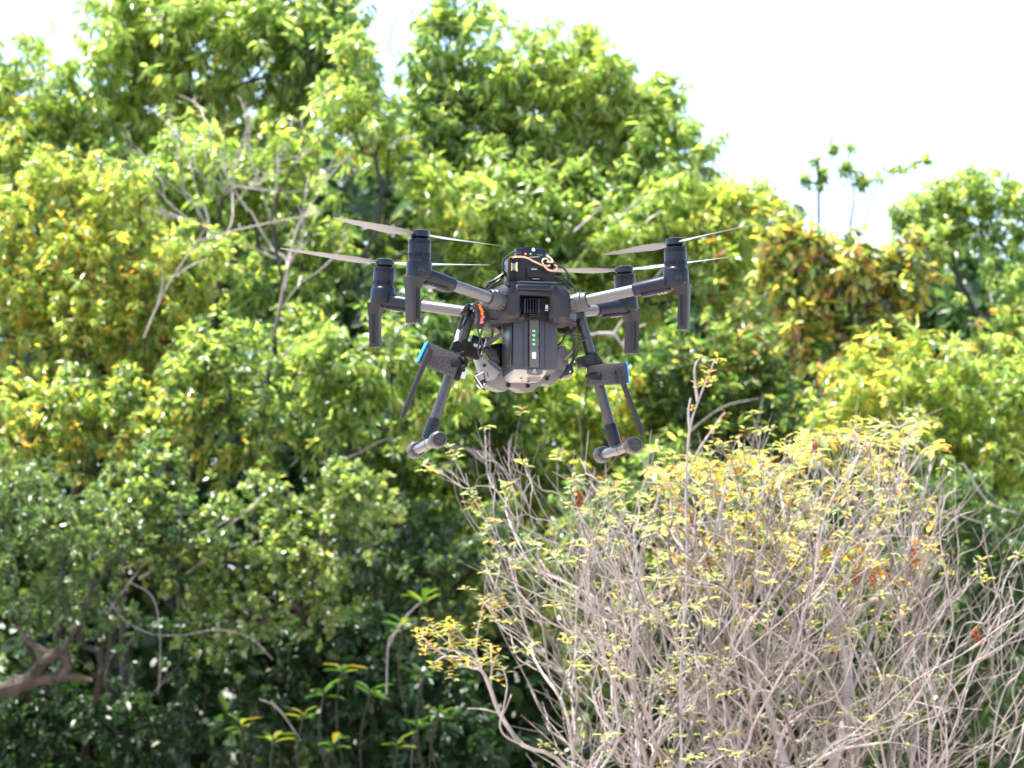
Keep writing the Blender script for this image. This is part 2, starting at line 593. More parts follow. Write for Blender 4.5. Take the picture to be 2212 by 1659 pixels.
def wood_parts(root, chs, m, name_big='branch', n_big=30, trunk_name='trunk', twig_name='twigs', sub=3, rmin_sides=4, mats=None, trunk_m=None):
    rw = random.Random(len(chs))
    mats = mats or [m]
    tws = [MB() for _ in mats]
    chs = sorted(chs, key=lambda c: -max(c[1]) * (1 + len(c[0]) * 0.01))
    for i, (p, rr) in enumerate(chs):
        k = sub if len(p) > 2 else 2
        pts = smooth_path(p, k)
        x = np.linspace(0, len(rr) - 1, len(pts))
        ra = np.interp(x, np.arange(len(rr)), rr)
        ra[-1] *= 0.6
        ra = ra * (1 + 0.13 * np.sin(np.arange(len(ra)) * 2.3 + i) * np.cos(np.arange(len(ra)) * 1.1 + 2 * i))
        if i == 0 and trunk_name:
            MB().tube(pts, ra, 10).build(trunk_name, trunk_m or m, root)
        elif i < n_big:
            MB().tube(pts, ra, 7).build(name_big, rw.choice(mats), root)
        else:
            rw.choice(tws).tube(pts, ra, 4 if rmin_sides < 5 else 5, caps=False)
    for tw, mm in zip(tws, mats):
        if not tw.v:
            continue
        me = bpy.data.meshes.new(twig_name)
        me.from_pydata(tw.v, [], tw.f)
        me.polygons.foreach_set('use_smooth', [True] * len(me.polygons))
        o = link_mesh(twig_name, me, mm, root)
        o['kind'] = 'stuff'

# palettes (leaf colours, paled for haze; the shade ones darkened for deep shade)
G_DARK = (0.034, 0.072, 0.026); G_MID = (0.085, 0.150, 0.042); G_LT = (0.175, 0.245, 0.062); G_YEL = (0.27, 0.31, 0.070)  # light greens lifted and greyed, overexposed haze mixed into the colour
Y_LEAF = (0.38, 0.31, 0.060); O_LEAF = (0.36, 0.17, 0.04); R_LEAF = (0.35, 0.06, 0.02); PALE = (0.16, 0.20, 0.07)
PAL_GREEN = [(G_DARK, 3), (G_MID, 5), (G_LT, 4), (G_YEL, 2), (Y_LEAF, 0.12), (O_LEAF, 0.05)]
PAL_BRIGHT = [(G_DARK, 0.8), (G_MID, 3.5), (G_LT, 6), ((0.22, 0.29, 0.085), 4), (G_YEL, 1.2), (Y_LEAF, 0.12), (O_LEAF, 0.06)]
PAL_YELLOW = [(G_MID, 3.5), (G_LT, 5), (G_YEL, 4), ((0.27, 0.26, 0.06), 2), (Y_LEAF, 1.1), (O_LEAF, 0.55)]
PAL_ORANGE = [(G_DARK, 3), (G_MID, 3), (G_YEL, 4), ((0.28, 0.27, 0.06), 4), (Y_LEAF, 1.6), ((0.28, 0.17, 0.05), 1.0), ((0.20, 0.07, 0.03), .22)]
PAL_DEEP_SHADE = [((0.018, 0.045, 0.014), 6), ((0.03, 0.07, 0.018), 3), (G_DARK, 1), (G_LT, .15)]  # undergrowth shade put into the leaf colour
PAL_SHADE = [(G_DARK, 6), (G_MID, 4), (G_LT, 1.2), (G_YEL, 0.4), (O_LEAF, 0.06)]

def tree(label, lobes, d, palette, ln=0.065, wd=0.021, density=650, k=11, droop=0.6, gap=-0.9, seed=1, shape='lance',
         leafm='leaf', bark='bark_grey', base=None, cat='tree', name='broadleaf_tree', tip=0.004, limbs=70, depth=0.9, group=None,
         nfreq=2.6, n_big=24, sun_lean=0.8, spread=1.0, bf=0.35, clump_f=1.6, sub=1.0):
    r = np.random.default_rng(seed)
    if ln > 0.045:
        ln, wd, density = ln * 1.12, wd * 1.08, density * 0.80
    C, RA = [], []
    for l in lobes:
        px, py, rp = l[:3]
        off = l[3] if len(l) > 3 else 0.0
        c = W(px, py, d + off)
        C.append(tuple(c)); RA.append(1.06 * rp * (d + off) / FOC)
    C, RA = np.array(C), np.array(RA)
    mainC, nmain = C.copy(), len(C)
    ns = 7
    sd = unit(r.normal(size=(len(C), ns, 3)) + np.array([0, -0.35, 0.2]))
    sr = RA[:, None] * r.uniform(0.30, 0.52, (len(C), ns))
    sc_ = C[:, None] + sd * (RA[:, None, None] * r.uniform(0.62, 0.92, (len(C), ns, 1))) * np.array([1, depth, 1])
    C = np.concatenate([C, sc_.reshape(-1, 3)]); RA = np.concatenate([RA, sr.reshape(-1)])
    area = math.pi * RA ** 2
    area[:nmain] *= 0.75
    area[nmain:] *= 0.62 * sub
    n = int(0.79 * density * area.sum())
    li = r.choice(len(C), n, p=area / area.sum())
    dv = unit(r.normal(size=(n, 3)))
    rr = RA[li] * (1 - 0.62 * r.random(n) ** 1.6) * (1 + (r.random(n) < 0.30) * r.uniform(0, 0.36, n)) * (1 + 0.16 * wave_noise(dv * 2 + li[:, None] * 3.1, 1.5, seed + 50) + 0.10 * wave_noise(dv * 6 + li[:, None], 1.5, seed + 51))
    P = C[li] + dv * rr[:, None] * np.array([1, depth, 1])
    keep = wave_noise(P, nfreq, seed + 9) > gap - 0.5 + 0.35 * r.normal(size=n)
    P, dv = P[keep], dv[keep]
    O = dv * np.array([1, 1, 0.8]) + np.array([0, 0, 0.35]) + r.normal(0, 0.3, P.shape)
    cx = mainC.mean(0)
    bp = base if base is not None else (cx[0] + r.normal(0, 0.2), d + (2.6 if d < 18 else 1.1))
    root = empty(name, (bp[0], bp[1], 0))
    tag(root, label, cat, group)
    loc = np.array([bp[0], bp[1], 0.0])
    b, dd, nn, L, Wd, ti = clusters_to_leaves(P - loc, O, k, ln, wd, palette, r, droop=droop, sun_lean=sun_lean, spread=spread, clump_f=clump_f, clump_seed=seed + 3)
    me = leaf_mesh('crown', b, dd, nn, L, Wd, ti, shape)
    cr = link_mesh('crown', me, M[leafm], root)
    cr['kind'] = 'stuff'
    tg = [c - loc for c in mainC]
    if len(P):
        ii = r.choice(len(P), min(limbs, len(P)), replace=False)
        tg += [P[i] - loc for i in ii]
    N, par = grow((0, 0, 0), np.array(tg), bf=bf, r=r)
    chs = chains(N, par, tip)
    wood_parts(root, chs, M[bark], n_big=n_big)
    return root, P

def bare_limb(pts_px, rads, d, parent, m, name='branch', n=7):
    loc = parent.location
    P = [W(x, y, d + (z if z else 0)) - loc for x, y, z in pts_px]
    pts = smooth_path(P, 4)
    ra = np.interp(np.linspace(0, len(rads) - 1, len(pts)), np.arange(len(rads)), rads)
    ph = pts_px[0][0]
    ra = ra * (1 + 0.16 * np.sin(np.arange(len(pts)) * 1.9 + ph) * np.cos(np.arange(len(pts)) * 0.8 + 2 * ph))
    return MB().tube(pts, ra, n).build(name, m, parent)

# ------------------------------------------------------------------ the trees and shrubs
# far woodland that closes the view low down behind the trees
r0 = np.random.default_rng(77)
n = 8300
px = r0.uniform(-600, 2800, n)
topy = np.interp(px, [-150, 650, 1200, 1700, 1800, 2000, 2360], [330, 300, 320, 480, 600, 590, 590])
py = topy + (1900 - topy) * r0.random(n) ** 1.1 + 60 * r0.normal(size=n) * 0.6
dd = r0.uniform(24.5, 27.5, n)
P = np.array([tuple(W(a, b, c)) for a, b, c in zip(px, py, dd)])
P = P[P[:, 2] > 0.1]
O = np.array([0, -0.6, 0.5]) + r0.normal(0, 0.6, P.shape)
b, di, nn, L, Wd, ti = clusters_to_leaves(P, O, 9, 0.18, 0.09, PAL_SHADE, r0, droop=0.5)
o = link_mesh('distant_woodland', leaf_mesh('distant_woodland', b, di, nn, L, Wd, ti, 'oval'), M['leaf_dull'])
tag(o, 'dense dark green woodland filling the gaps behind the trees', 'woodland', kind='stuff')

tree('tall green tree at the upper left, its crown cut by the left edge',
     [(-60, 210, 130), (60, 200, 120), (180, 150, 130), (310, 110, 150), (440, 100, 140), (580, 110, 140), (690, 100, 110), (50, 340, 110, -.2), (300, 40, 90), (560, 20, 90), (200, 20, 50), (100, 90, 60), (400, 10, 70), (690, 30, 70), (330, 230, 110, .3), (470, 250, 90, .4), (620, 240, 80, .4), (740, 180, 80), (160, 300, 100), (720, 40, 60), (-40, 330, 110), (60, 120, 70)],
     22.0, PAL_BRIGHT, density=455, gap=-0.35, seed=11, droop=1.0, ln=0.075, wd=0.024, limbs=90)
tree('tall green tree with the highest round crown, rising above the drone against the white sky',
     [(840, 100, 70), (815, 200, 85), (850, 120, 120), (950, 110, 120), (1060, 150, 115), (1180, 180, 110), (1290, 210, 115), (1390, 240, 90), (1000, 260, 130), (1150, 300, 130),
      (1340, 350, 130), (1460, 330, 90), (880, 260, 120), (860, 40, 60), (960, 40, 55), (1255, 90, 45), (1430, 190, 45), (1500, 300, 55), (1480, 420, 100)],
     21.2, PAL_BRIGHT, density=470, gap=-0.35, seed=12, droop=1.0, ln=0.078, wd=0.025, limbs=110)
tree('green tree behind the left rotors, full crown with patches of lime leaves',
     [(760, 330, 120), (700, 470, 120), (860, 460, 120), (980, 440, 110), (620, 620, 120), (560, 400, 80), (480, 430, 110), (350, 440, 110), (640, 330, 70), (770, 220, 90), (770, 130, 60), (810, 340, 100), (420, 330, 90)],
     20.6, PAL_BRIGHT, density=460, gap=-0.25, seed=13, ln=0.07, droop=0.8, limbs=80)
tree('green tree directly behind the drone body with dense drooping leaves',
     [(1050, 400, 110, .3), (1180, 420, 110, .3), (1320, 420, 110, .3), (1450, 440, 90), (1100, 480, 130), (1230, 520, 130), (1360, 520, 120), (1500, 540, 110), (1100, 640, 130), (1300, 680, 130), (1560, 480, 90), (1640, 460, 70), (1590, 620, 90)],
     20.8, PAL_BRIGHT, density=560, gap=-0.9, seed=14, ln=0.072, droop=0.8, limbs=90)
tree('yellowing tree on the left edge with amber leaves and thin bare twigs',
     [(-40, 520, 130), (90, 560, 130), (220, 470, 120), (200, 620, 130), (340, 600, 110), (60, 740, 130), (200, 780, 130), (370, 740, 110), (130, 380, 90), (450, 560, 80)],
     19.0, PAL_YELLOW, density=680, gap=-0.95, seed=15, ln=0.05, wd=0.018, droop=0.8, limbs=100)
tree('olive green tree on the left below the amber crown',
     [(-30, 900, 130), (120, 930, 130), (260, 920, 120), (400, 880, 120), (480, 760, 100), (520, 930, 110)],
     18.6, [(G_DARK, 2), (G_MID, 4), (G_LT, 3), (G_YEL, 3), (Y_LEAF, 0.6), (O_LEAF, .2)], density=620, gap=-0.95, seed=16, ln=0.05, wd=0.019, limbs=90)
tree('lime green sapling crown below the left landing leg of the drone',
     [(700, 770, 80), (790, 820, 75), (860, 770, 60), (720, 880, 70), (900, 880, 70), (980, 860, 60)],
     18.9, PAL_BRIGHT, density=560, gap=-0.6, seed=17, droop=1.0, limbs=50, depth=0.7)
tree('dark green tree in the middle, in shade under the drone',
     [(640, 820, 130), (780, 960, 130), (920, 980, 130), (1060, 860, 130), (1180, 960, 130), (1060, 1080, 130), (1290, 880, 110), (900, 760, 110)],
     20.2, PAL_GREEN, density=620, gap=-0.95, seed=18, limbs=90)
tree('low spreading tree at the lower left with glossy round leaves shining white',
     [(300, 1130, 120), (430, 1190, 110), (560, 1140, 110), (690, 1180, 100), (600, 1280, 100), (480, 1330, 90), (770, 1080, 90), (330, 1010, 80), (700, 1330, 70)],
     17.6, [(G_DARK, 2), (G_MID, 4), (G_LT, 4), (G_YEL, 1.5), (PALE, 2)], density=520, gap=-0.3, seed=19, ln=0.040, wd=0.022, k=10, shape='oval', leafm='leaf_glossy', droop=0.1, limbs=110, depth=0.7)
tree('fine leaved dark green tree at the left edge above the crooked bare limb',
     [(-20, 1080, 120), (90, 1110, 110), (190, 1180, 110), (30, 1250, 110), (190, 1300, 100)],
     17.4, [(G_DARK, 4), (G_MID, 5), (G_LT, 1.5), (G_YEL, .5)], density=620, gap=-0.8, seed=20, ln=0.036, wd=0.013, leafm='leaf_glossy', limbs=80)
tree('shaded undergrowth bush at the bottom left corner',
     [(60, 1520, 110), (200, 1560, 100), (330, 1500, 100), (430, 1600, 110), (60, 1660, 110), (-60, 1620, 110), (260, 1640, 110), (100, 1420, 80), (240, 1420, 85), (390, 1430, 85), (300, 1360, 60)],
     17.9, PAL_DEEP_SHADE, density=430, gap=-0.5, seed=21, ln=0.05, wd=0.022, shape='oval', leafm='leaf_dull', cat='bush', name='undergrowth_bush', limbs=60, base=(-2.0, 18.6))
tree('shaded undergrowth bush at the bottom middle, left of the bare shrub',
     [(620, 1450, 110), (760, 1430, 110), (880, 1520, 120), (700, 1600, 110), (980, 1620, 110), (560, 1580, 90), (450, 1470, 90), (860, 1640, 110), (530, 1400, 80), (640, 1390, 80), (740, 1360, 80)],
     17.95, PAL_DEEP_SHADE, density=450, gap=-0.5, seed=22, ln=0.055, wd=0.024, shape='oval', leafm='leaf_dull', cat='bush', name='undergrowth_bush', limbs=70, base=(-0.7, 18.8))
tree('dark glossy tree between the lower left trees and the bare shrub',
     [(820, 1180, 120), (960, 1220, 120), (1090, 1200, 120), (900, 1330, 110), (1040, 1350, 110), (1180, 1330, 110)],
     19.0, [(G_DARK, 5), (G_MID, 4), (G_LT, 2), (G_YEL, .8), (Y_LEAF, .1), (O_LEAF, .05)], density=520, gap=-0.6, seed=23, ln=0.05, wd=0.02, leafm='leaf_glossy', limbs=90)
tree('dark green tree with dry brown patches, behind the right rotors',
     [(1420, 760, 120), (1560, 780, 120), (1500, 900, 120), (1640, 880, 110), (1640, 740, 90), (1740, 960, 110)],
     20.3, [(G_DARK, 4), (G_MID, 4), (G_LT, 2), (G_YEL, 1), (O_LEAF, .25), ((0.12, .07, .045), .5)], density=540, gap=-0.7, seed=24, ln=0.055, wd=0.02, limbs=120)
tree('bronze and orange leaved tree against the sky at the right',
     [(1680, 520, 60), (1720, 580, 80), (1800, 590, 90), (1880, 600, 85), (1960, 590, 70), (1760, 690, 90), (1880, 720, 90)],
     19.2, PAL_ORANGE, density=440, gap=-0.7, seed=25, ln=0.07, wd=0.030, k=10, shape='oval', leafm='leaf_glossy', limbs=70)
tree('fresh green tree at the right edge with a rounded top against the sky',
     [(2020, 470, 70), (2090, 450, 80), (2150, 480, 80), (2060, 560, 100), (2190, 600, 110), (2120, 700, 120), (2230, 500, 70), (2240, 760, 110), (2010, 530, 70), (1965, 460, 40), (2070, 410, 55), (2140, 415, 60), (1990, 640, 80), (2190, 450, 50)],
     22.4, PAL_BRIGHT, density=430, gap=-0.4, seed=26, ln=0.06, wd=0.022, droop=0.5, limbs=80)
tree('yellow green tree at the right edge behind the yellow leaved shrub',
     [(1900, 820, 110), (2030, 830, 110), (2160, 860, 110), (1840, 930, 90), (2000, 960, 110), (2140, 1000, 110)],
     18.8, [(G_MID, 3), (G_LT, 5), (G_YEL, 4.5), (Y_LEAF, .8), (O_LEAF, .2)], density=600, gap=-0.95, seed=27, ln=0.06, wd=0.019, droop=0.8, limbs=80)
tree('dark willow leaved tree at the lower right edge, behind the bare shrub',
     [(2050, 1120, 120), (2170, 1180, 110), (1950, 1090, 110), (2150, 1330, 110), (2010, 1300, 110), (1880, 1220, 120), (2160, 1500, 110), (2020, 1480, 110), (2180, 1640, 90)],
     18.4, [(G_DARK, 5), (G_MID, 5), (G_LT, 2), (G_YEL, .5), (O_LEAF, .06)], density=560, gap=-0.8, seed=28, ln=0.055, wd=0.015, droop=1.0, leafm='leaf_glossy', limbs=80)
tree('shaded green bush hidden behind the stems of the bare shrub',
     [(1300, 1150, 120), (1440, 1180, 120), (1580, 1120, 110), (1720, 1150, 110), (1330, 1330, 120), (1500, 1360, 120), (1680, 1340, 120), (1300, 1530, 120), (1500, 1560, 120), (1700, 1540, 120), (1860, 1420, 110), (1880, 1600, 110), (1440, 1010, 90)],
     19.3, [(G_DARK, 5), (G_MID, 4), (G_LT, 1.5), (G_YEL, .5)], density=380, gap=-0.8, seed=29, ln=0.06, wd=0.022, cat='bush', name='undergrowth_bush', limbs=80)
tree('slender far sapling with a few round leaf tufts alone against the white sky',
     [(1796, 322, 16), (1838, 311, 16), (1760, 348, 14), (1780, 375, 14), (1832, 366, 17), (1861, 390, 15), (1740, 391, 14), (1768, 398, 12), (1900, 380, 12), (1946, 366, 13), (1972, 355, 13), (1999, 343, 11), (1925, 372, 9)],
     24.0, PAL_BRIGHT, density=2300, gap=-2.5, seed=30, ln=0.05, wd=0.022, k=7, limbs=14, bark='bark_ash', tip=0.0038, sub=0.0, base=(2.45, 24.2), n_big=10, droop=0.1, name='young_tree', bf=0.9)

# leafless grey tree at the upper left
r1 = np.random.default_rng(5)
bt = empty('leafless_tree', (W(470, 1000, 19.6).x, 19.6, 0))
tag(bt, 'leafless pale grey tree with fanning twigs among the green crowns at the upper left', 'tree')
loc = np.array(bt.location)
tg = [tuple(W(470, 620, 19.6)), tuple(W(455, 500, 19.6))]
for _ in range(100):
    a = r1.uniform(-1.25, 1.15); rr_ = 60 + 260 * r1.random() ** 0.7
    tg.append(tuple(W(450 + rr_ * math.sin(a), 500 - rr_ * 0.95 * math.cos(a), 19.5 + r1.normal(0, 0.25))))
N, par = grow((0, 0, 0), np.array(tg) - loc, bf=0.5, r=r1)
wood_parts(bt, chains(N, par, 0.0022, 2.3), M['bark_pale'], n_big=40, trunk_m=M['bark_grey'])
bt = empty('leafless_tree', (W(600, 1000, 19.2).x, 19.3, 0))
tag(bt, 'leafless forked tree with a thin crooked trunk left of the drone rotors', 'tree')
loc = np.array(bt.location)
tg = [tuple(W(625, 760, 19.3)), tuple(W(612, 640, 19.3)), tuple(W(600, 560, 19.3)), tuple(W(595, 430, 19.3)), tuple(W(600, 330, 19.3)), tuple(W(630, 250, 19.3)), tuple(W(660, 240, 19.3)), tuple(W(540, 240, 19.3)), tuple(W(700, 200, 19.3)), tuple(W(655, 470, 19.2)), tuple(W(700, 455, 19.2))]
for _ in range(26):
    tg.append(tuple(W(620 + r1.normal(0, 70), 420 + r1.normal(0, 130), 19.3 + r1.normal(0, 0.15))))
N, par = grow((0, 0, 0), np.array(tg) - loc, bf=0.5, r=r1)
wood_parts(bt, chains(N, par, 0.0036, 2.3), M['bark_pale'], n_big=30, trunk_m=M['bark_grey'])

# crooked bare limb of an old tree, lower left
ot = empty('old_tree', (W(-160, 1500, 17.3).x, 17.3, 0))
tag(ot, 'old tree at the bottom left with thick crooked bare brown limbs', 'tree')
bare_limb([(-160, 2100, 0), (-150, 1700, 0), (-90, 1530, 0), (10, 1490, 0), (60, 1470, 0), (85, 1440, 0), (110, 1415, 0), (140, 1405, 0)], [.11, .10, .07, .045, .036, .03, .028, .02], 17.2, ot, M['bark_brown'], 'trunk', 10)
bare_limb([(50, 1480, 0), (90, 1468, 0), (130, 1465, 0), (165, 1462, 0), (200, 1470, 0)], [.032, .027, .022, .015, .010], 17.2, ot, M['bark_brown'])
bare_limb([(130, 1465, 0), (140, 1445, 0), (145, 1425, 0), (130, 1410, 0)], [.022, .024, .022, .018], 17.2, ot, M['bark_brown'])
bare_limb([(110, 1412, 0), (80, 1398, 0), (55, 1380, 0), (40, 1350, 0)], [.02, .018, .014, .01], 17.2, ot, M['bark_brown'])
bare_limb([(138, 1405, 0), (150, 1380, 0), (165, 1350, 0)], [.016, .012, .008], 17.2, ot, M['bark_brown'])

# separate pale twigs and boughs showing in front of the thicket
LIMBS = [
    ('long leaning pale bough at the lower left, behind the glossy leaves', 17.2, [[(215, 1345), (300, 1230), (360, 1130), (420, 1060)], [(340, 1170), (345, 1110), (352, 1050)]], .011),
    ('thin grey bough arching through the shining leaves at the lower left', 17.1, [[(260, 1230), (330, 1200), (420, 1160), (500, 1120)], [(300, 1250), (400, 1190), (470, 1150), (545, 1095), (575, 1060)], [(455, 1170), (440, 1210), (400, 1240)]], .010),
    ('thin whitish stem hanging at the lower left, curving down out of the leaves', 17.0, [[(230, 1290), (270, 1340), (330, 1370), (400, 1372)], [(275, 1255), (330, 1290), (345, 1370), (345, 1460), (340, 1500)], [(400, 1372), (470, 1360), (540, 1378), (590, 1425)]], .0045),
    ('pale crooked dead branch just behind the right landing leg', 18.6, [[(1290, 720), (1325, 722), (1345, 745), (1380, 760)], [(1325, 722), (1345, 690)], [(1345, 745), (1365, 715), (1395, 700)], [(1270, 725), (1290, 720)]], .013),
    ('pale dead branch under the left landing foot of the drone', 18.5, [[(880, 950), (940, 960), (1010, 970), (1070, 985)], [(690, 1000), (760, 985), (830, 950), (880, 950)], [(1010, 970), (1060, 1010)]], .010),
    ('grey dead branch curling at the left of the blue taped foam block', 18.4, [[(770, 760), (800, 740), (840, 735), (870, 745)], [(840, 735), (845, 770), (870, 790)], [(880, 700), (850, 720), (840, 735)]], .011),
    ('orange brown drooping bough left of the far left rotor', 18.4, [[(430, 520), (520, 495), (600, 478), (690, 462)], [(300, 590), (380, 550), (470, 525)]], .007),
    ('short pale stick above the drone top box in the central crown', 20.0, [[(840, 320), (865, 300), (900, 295)], [(1240, 500), (1275, 470), (1300, 440)], [(1330, 480), (1370, 440), (1400, 420)], [(1395, 480), (1430, 455)]], .011),
    ('thin dark stem curving up in the shade left of the bare shrub', 17.0, [[(835, 1500), (838, 1400), (850, 1370), (900, 1345)], [(838, 1400), (870, 1340), (920, 1290)], [(560, 1510), (600, 1530), (650, 1600)]], .005),
    ('pale twiggy branch among the dark leaves at the far right', 17.2, [[(1960, 1090), (2060, 1110), (2120, 1130)], [(2080, 1000), (2130, 1080), (2200, 1110)]], .006),
    ('slanting pale stem in front of the amber leaved tree at the left', 18.0, [[(310, 730), (340, 660), (372, 600), (440, 500)], [(340, 660), (350, 620), (352, 590)], [(372, 600), (420, 570), (450, 560)]], .007),
    ('pale stick leaning behind the yellow twigs right of centre', 18.9, [[(1480, 940), (1560, 880), (1640, 860)], [(1620, 980), (1640, 900), (1650, 850)], [(1400, 620), (1440, 570), (1470, 540)]], .005),
]
for lab, d, lines, rad in LIMBS:
    rad *= 0.58
    d += 0.45
    p0 = W(lines[0][0][0], lines[0][0][1], d)
    e = empty('dead_branch', (p0.x, d + 0.3, 0))
    tag(e, lab, 'branch')
    bk = e.location + Vector((0, 0.5, 0))
    for ln_ in lines:
        bare_limb([(x, y, 0) for x, y in ln_], [rad * 1.1, rad, rad * 0.85, rad * 0.6], d, e, M['bark_pale'], 'branch', 6)
    # the stem that carries it, down to the ground behind the leaves
    MB().tube(smooth_path([(0.1, 0.9, 0), (0.16, 0.9, p0.z * 0.4), (-0.05, 0.7, p0.z * 0.85), p0 - e.location], 4), rad * 0.9, 6).build('stem', M['bark_dark'], e)

# one leaf mesh shared by all leaves that are objects of their own
def one_leaf(name, shape, w):
    me = leaf_mesh(name, np.zeros((1, 3)), np.array([[0, 1.0, 0]]), np.array([[0, 0, 1.0]]), np.array([1.0]), np.array([w]), np.ones((1, 3)), shape, 0.22)
    return me
LEAF_SPOON = one_leaf('leaf', 'spoon', 0.42); LEAF_SPOON.materials.append(M['piece_yellow'])
LEAF_BROAD = one_leaf('leaf', 'spoon', 0.34); LEAF_BROAD.materials.append(M['piece_green'])

def place_leaf(me, parent, base, d, nr, ln):
    o = bpy.data.objects.new('leaf', me)
    COL.objects.link(o)
    o.parent = parent
    d = Vector(d).normalized()
    s = Vector(nr).cross(d) * -1
    s.normalize()
    n = s.cross(d)
    m = Matrix((s, d, n)).transposed().to_4x4()
    o.matrix_local = Matrix.Translation(Vector(base)) @ m @ Matrix.Diagonal((ln, ln, ln, 1))
    return o

# big leaved plants in the undergrowth
def broad_plant(label, spots, d, seed, ln=0.11):
    r = np.random.default_rng(seed)
    p0 = W(*spots[0], d)
    e = empty('broad_leaved_plant', (p0.x, d, 0))
    tag(e, label, 'plant')
    for (x, y) in spots:
        q = W(x, y, d + r.normal(0, 0.1)) - e.location
        MB().tube(smooth_path([(0, 0, 0), (q.x * 0.2 + .1, .25, q.z * 0.5), (q.x * 0.8 - .03, .15, q.z * 0.85), q], 4), [.004] * 13, 6).build('stem', M['bark_dark'], e)
        for i in range(7):
            a = i * 2.4 + r.uniform(0, .4)
            dv = (math.cos(a), math.sin(a), r.uniform(0.0, 0.9))
            place_leaf(LEAF_BROAD, e, (q.x, q.y, q.z - 0.006 * i), dv, (dv[0] * -.4, dv[1] * -.4, 1), ln * r.uniform(0.7, 1.15))
broad_plant('plant with long paddle leaves in the shade at the bottom, left of the middle', [(740, 1440), (700, 1490), (800, 1490)], 16.8, 1)
broad_plant('plant with paddle leaves and a yellow leaf at the bottom beside the dark gap', [(655, 1540), (590, 1590), (720, 1600), (520, 1560)], 16.7, 2, 0.10)
broad_plant('bright leaved seedling at the bottom left of the bare shrub', [(905, 1560), (860, 1600), (950, 1530), (915, 1450)], 16.6, 3, 0.085)
broad_plant('small paddle leaved plant under the thin curving stem', [(915, 1290), (870, 1345)], 16.9, 4, 0.12)

# ------------------------------------------------------------------ the bare shrub at the lower right (nearer than the trees)
BD = 10.6
rb = np.random.default_rng(21)
bush = empty('bare_twig_shrub', (W(1640, 1659, BD).x, BD, 0))
tag(bush, 'big nearly leafless shrub of pale grey twigs filling the lower right', 'shrub')
bl = np.array(bush.location)
env = [(1030, 1010), (960, 1010), (1090, 980), (1200, 1000), (1330, 1010), (1440, 960), (1560, 930), (1700, 900), (1830, 870), (1960, 900), (2010, 960), (2090, 1090), (2190, 1160), (2240, 1300), (2260, 1450), (2260, 1600)]
def top_y(x):
    xs = [860, 900, 960, 1000, 1090, 1200, 1330, 1440, 1560, 1700, 1830, 1960, 2040, 2100, 2190, 2300]
    ys = [1430, 1360, 1060, 1010, 985, 1040, 1060, 1010, 1000, 970, 960, 940, 1040, 1130, 1150, 1250]
    return np.interp(x, xs, ys) + 38 * math.sin(x * .033) * math.sin(x * .011 + 1)
tg = []
def bush_dens(x, y):
    left = np.interp(y, [900, 1150, 1300, 1420, 1660], [930, 985, 1040, 1110, 1190])
    if x < left or y > 1720: return 0.12 if y > 1720 else 0.0
    f = min(1.0, (x - left) / 260) ** 0.8 * 0.78 + 0.14
    top = top_y(x)
    f *= 0.30 + 0.70 * min(1.0, max(0.0, (y - top) / 300)) + 0.0
    f *= float(np.clip(0.75 + 0.45 * math.sin(x * .021 + y * .013) * math.sin(y * .017 - x * .008 + 1.3), 0.2, 1))
    if x > 1950: f *= max(0.30, 1 - (x - 1950) / 260)
    return f
STOOLS = [(1640.0, 2150.0, -.80, .68), (1420.0, 2100.0, -.72, .5), (1880.0, 2150.0, -.6, .62)]
SID = []
for i in range(6900):
    si = int(rb.choice(3, p=[.5, .22, .28]))
    ctr = np.array(STOOLS[si][:2])
    a = rb.uniform(STOOLS[si][2], STOOLS[si][3])
    # distance from the stool along this ray to the envelope
    dx, dy = math.sin(a), -math.cos(a)
    t = 300.0
    while t < 2600 and ctr[1] + dy * t > top_y(ctr[0] + dx * t) and 850 < ctr[0] + dx * t < 2420:
        t += 20
    s = (0.30 + 0.70 * rb.random() ** 0.62)
    x, y = ctr[0] + dx * t * s, ctr[1] + dy * t * s
    if rb.random() > bush_dens(x, y):
        continue
    tg.append(tuple(W(x, y, BD + rb.normal(0, 0.30) * (0.5 + s))))
    SID.append(si)
T_ = np.array(tg) - bl
SID = np.array(SID)
new_tips = []
ALLC = []
for si, st in enumerate(STOOLS):
    cw_ = W(st[0], 1659, BD)
    N, par = grow((cw_.x - bl[0], (si - 1) * 0.15, 0.0), T_[SID == si], bf=0.60, up=0.02, r=rb, wob=0.045)
    N2, par2 = list(N), list(par)
    has_kid = np.zeros(len(N), bool); has_kid[np.array(par[1:])] = True
    for i in [i for i in range(1, len(N)) if not has_kid[i]]:
        dv = unit(N[i] - N[par[i]])
        for _ in range(2):
            q = N[i] + (dv + rb.normal(0, 0.5, 3) + np.array([0, 0, .35])) * rb.uniform(0.03, 0.10)
            N2.append(q); par2.append(i); new_tips.append((q, dv))
    ALLC += chains(np.array(N2), np.array(par2), 0.00125, 2.7)
wood_parts(bush, ALLC, M['bark_pale'], name_big='stem', n_big=290, trunk_name='stem', twig_name='twigs', mats=[M['bark_pale'], M['bark_pale'], M['bark_tan'], M['bark_ash']])

def px_of(p):
    v = Vector(p) - CAM
    z = v.dot(_F)
    return 1106 + FOC * v.x / z, 829.5 - FOC * v.dot(_U) / z
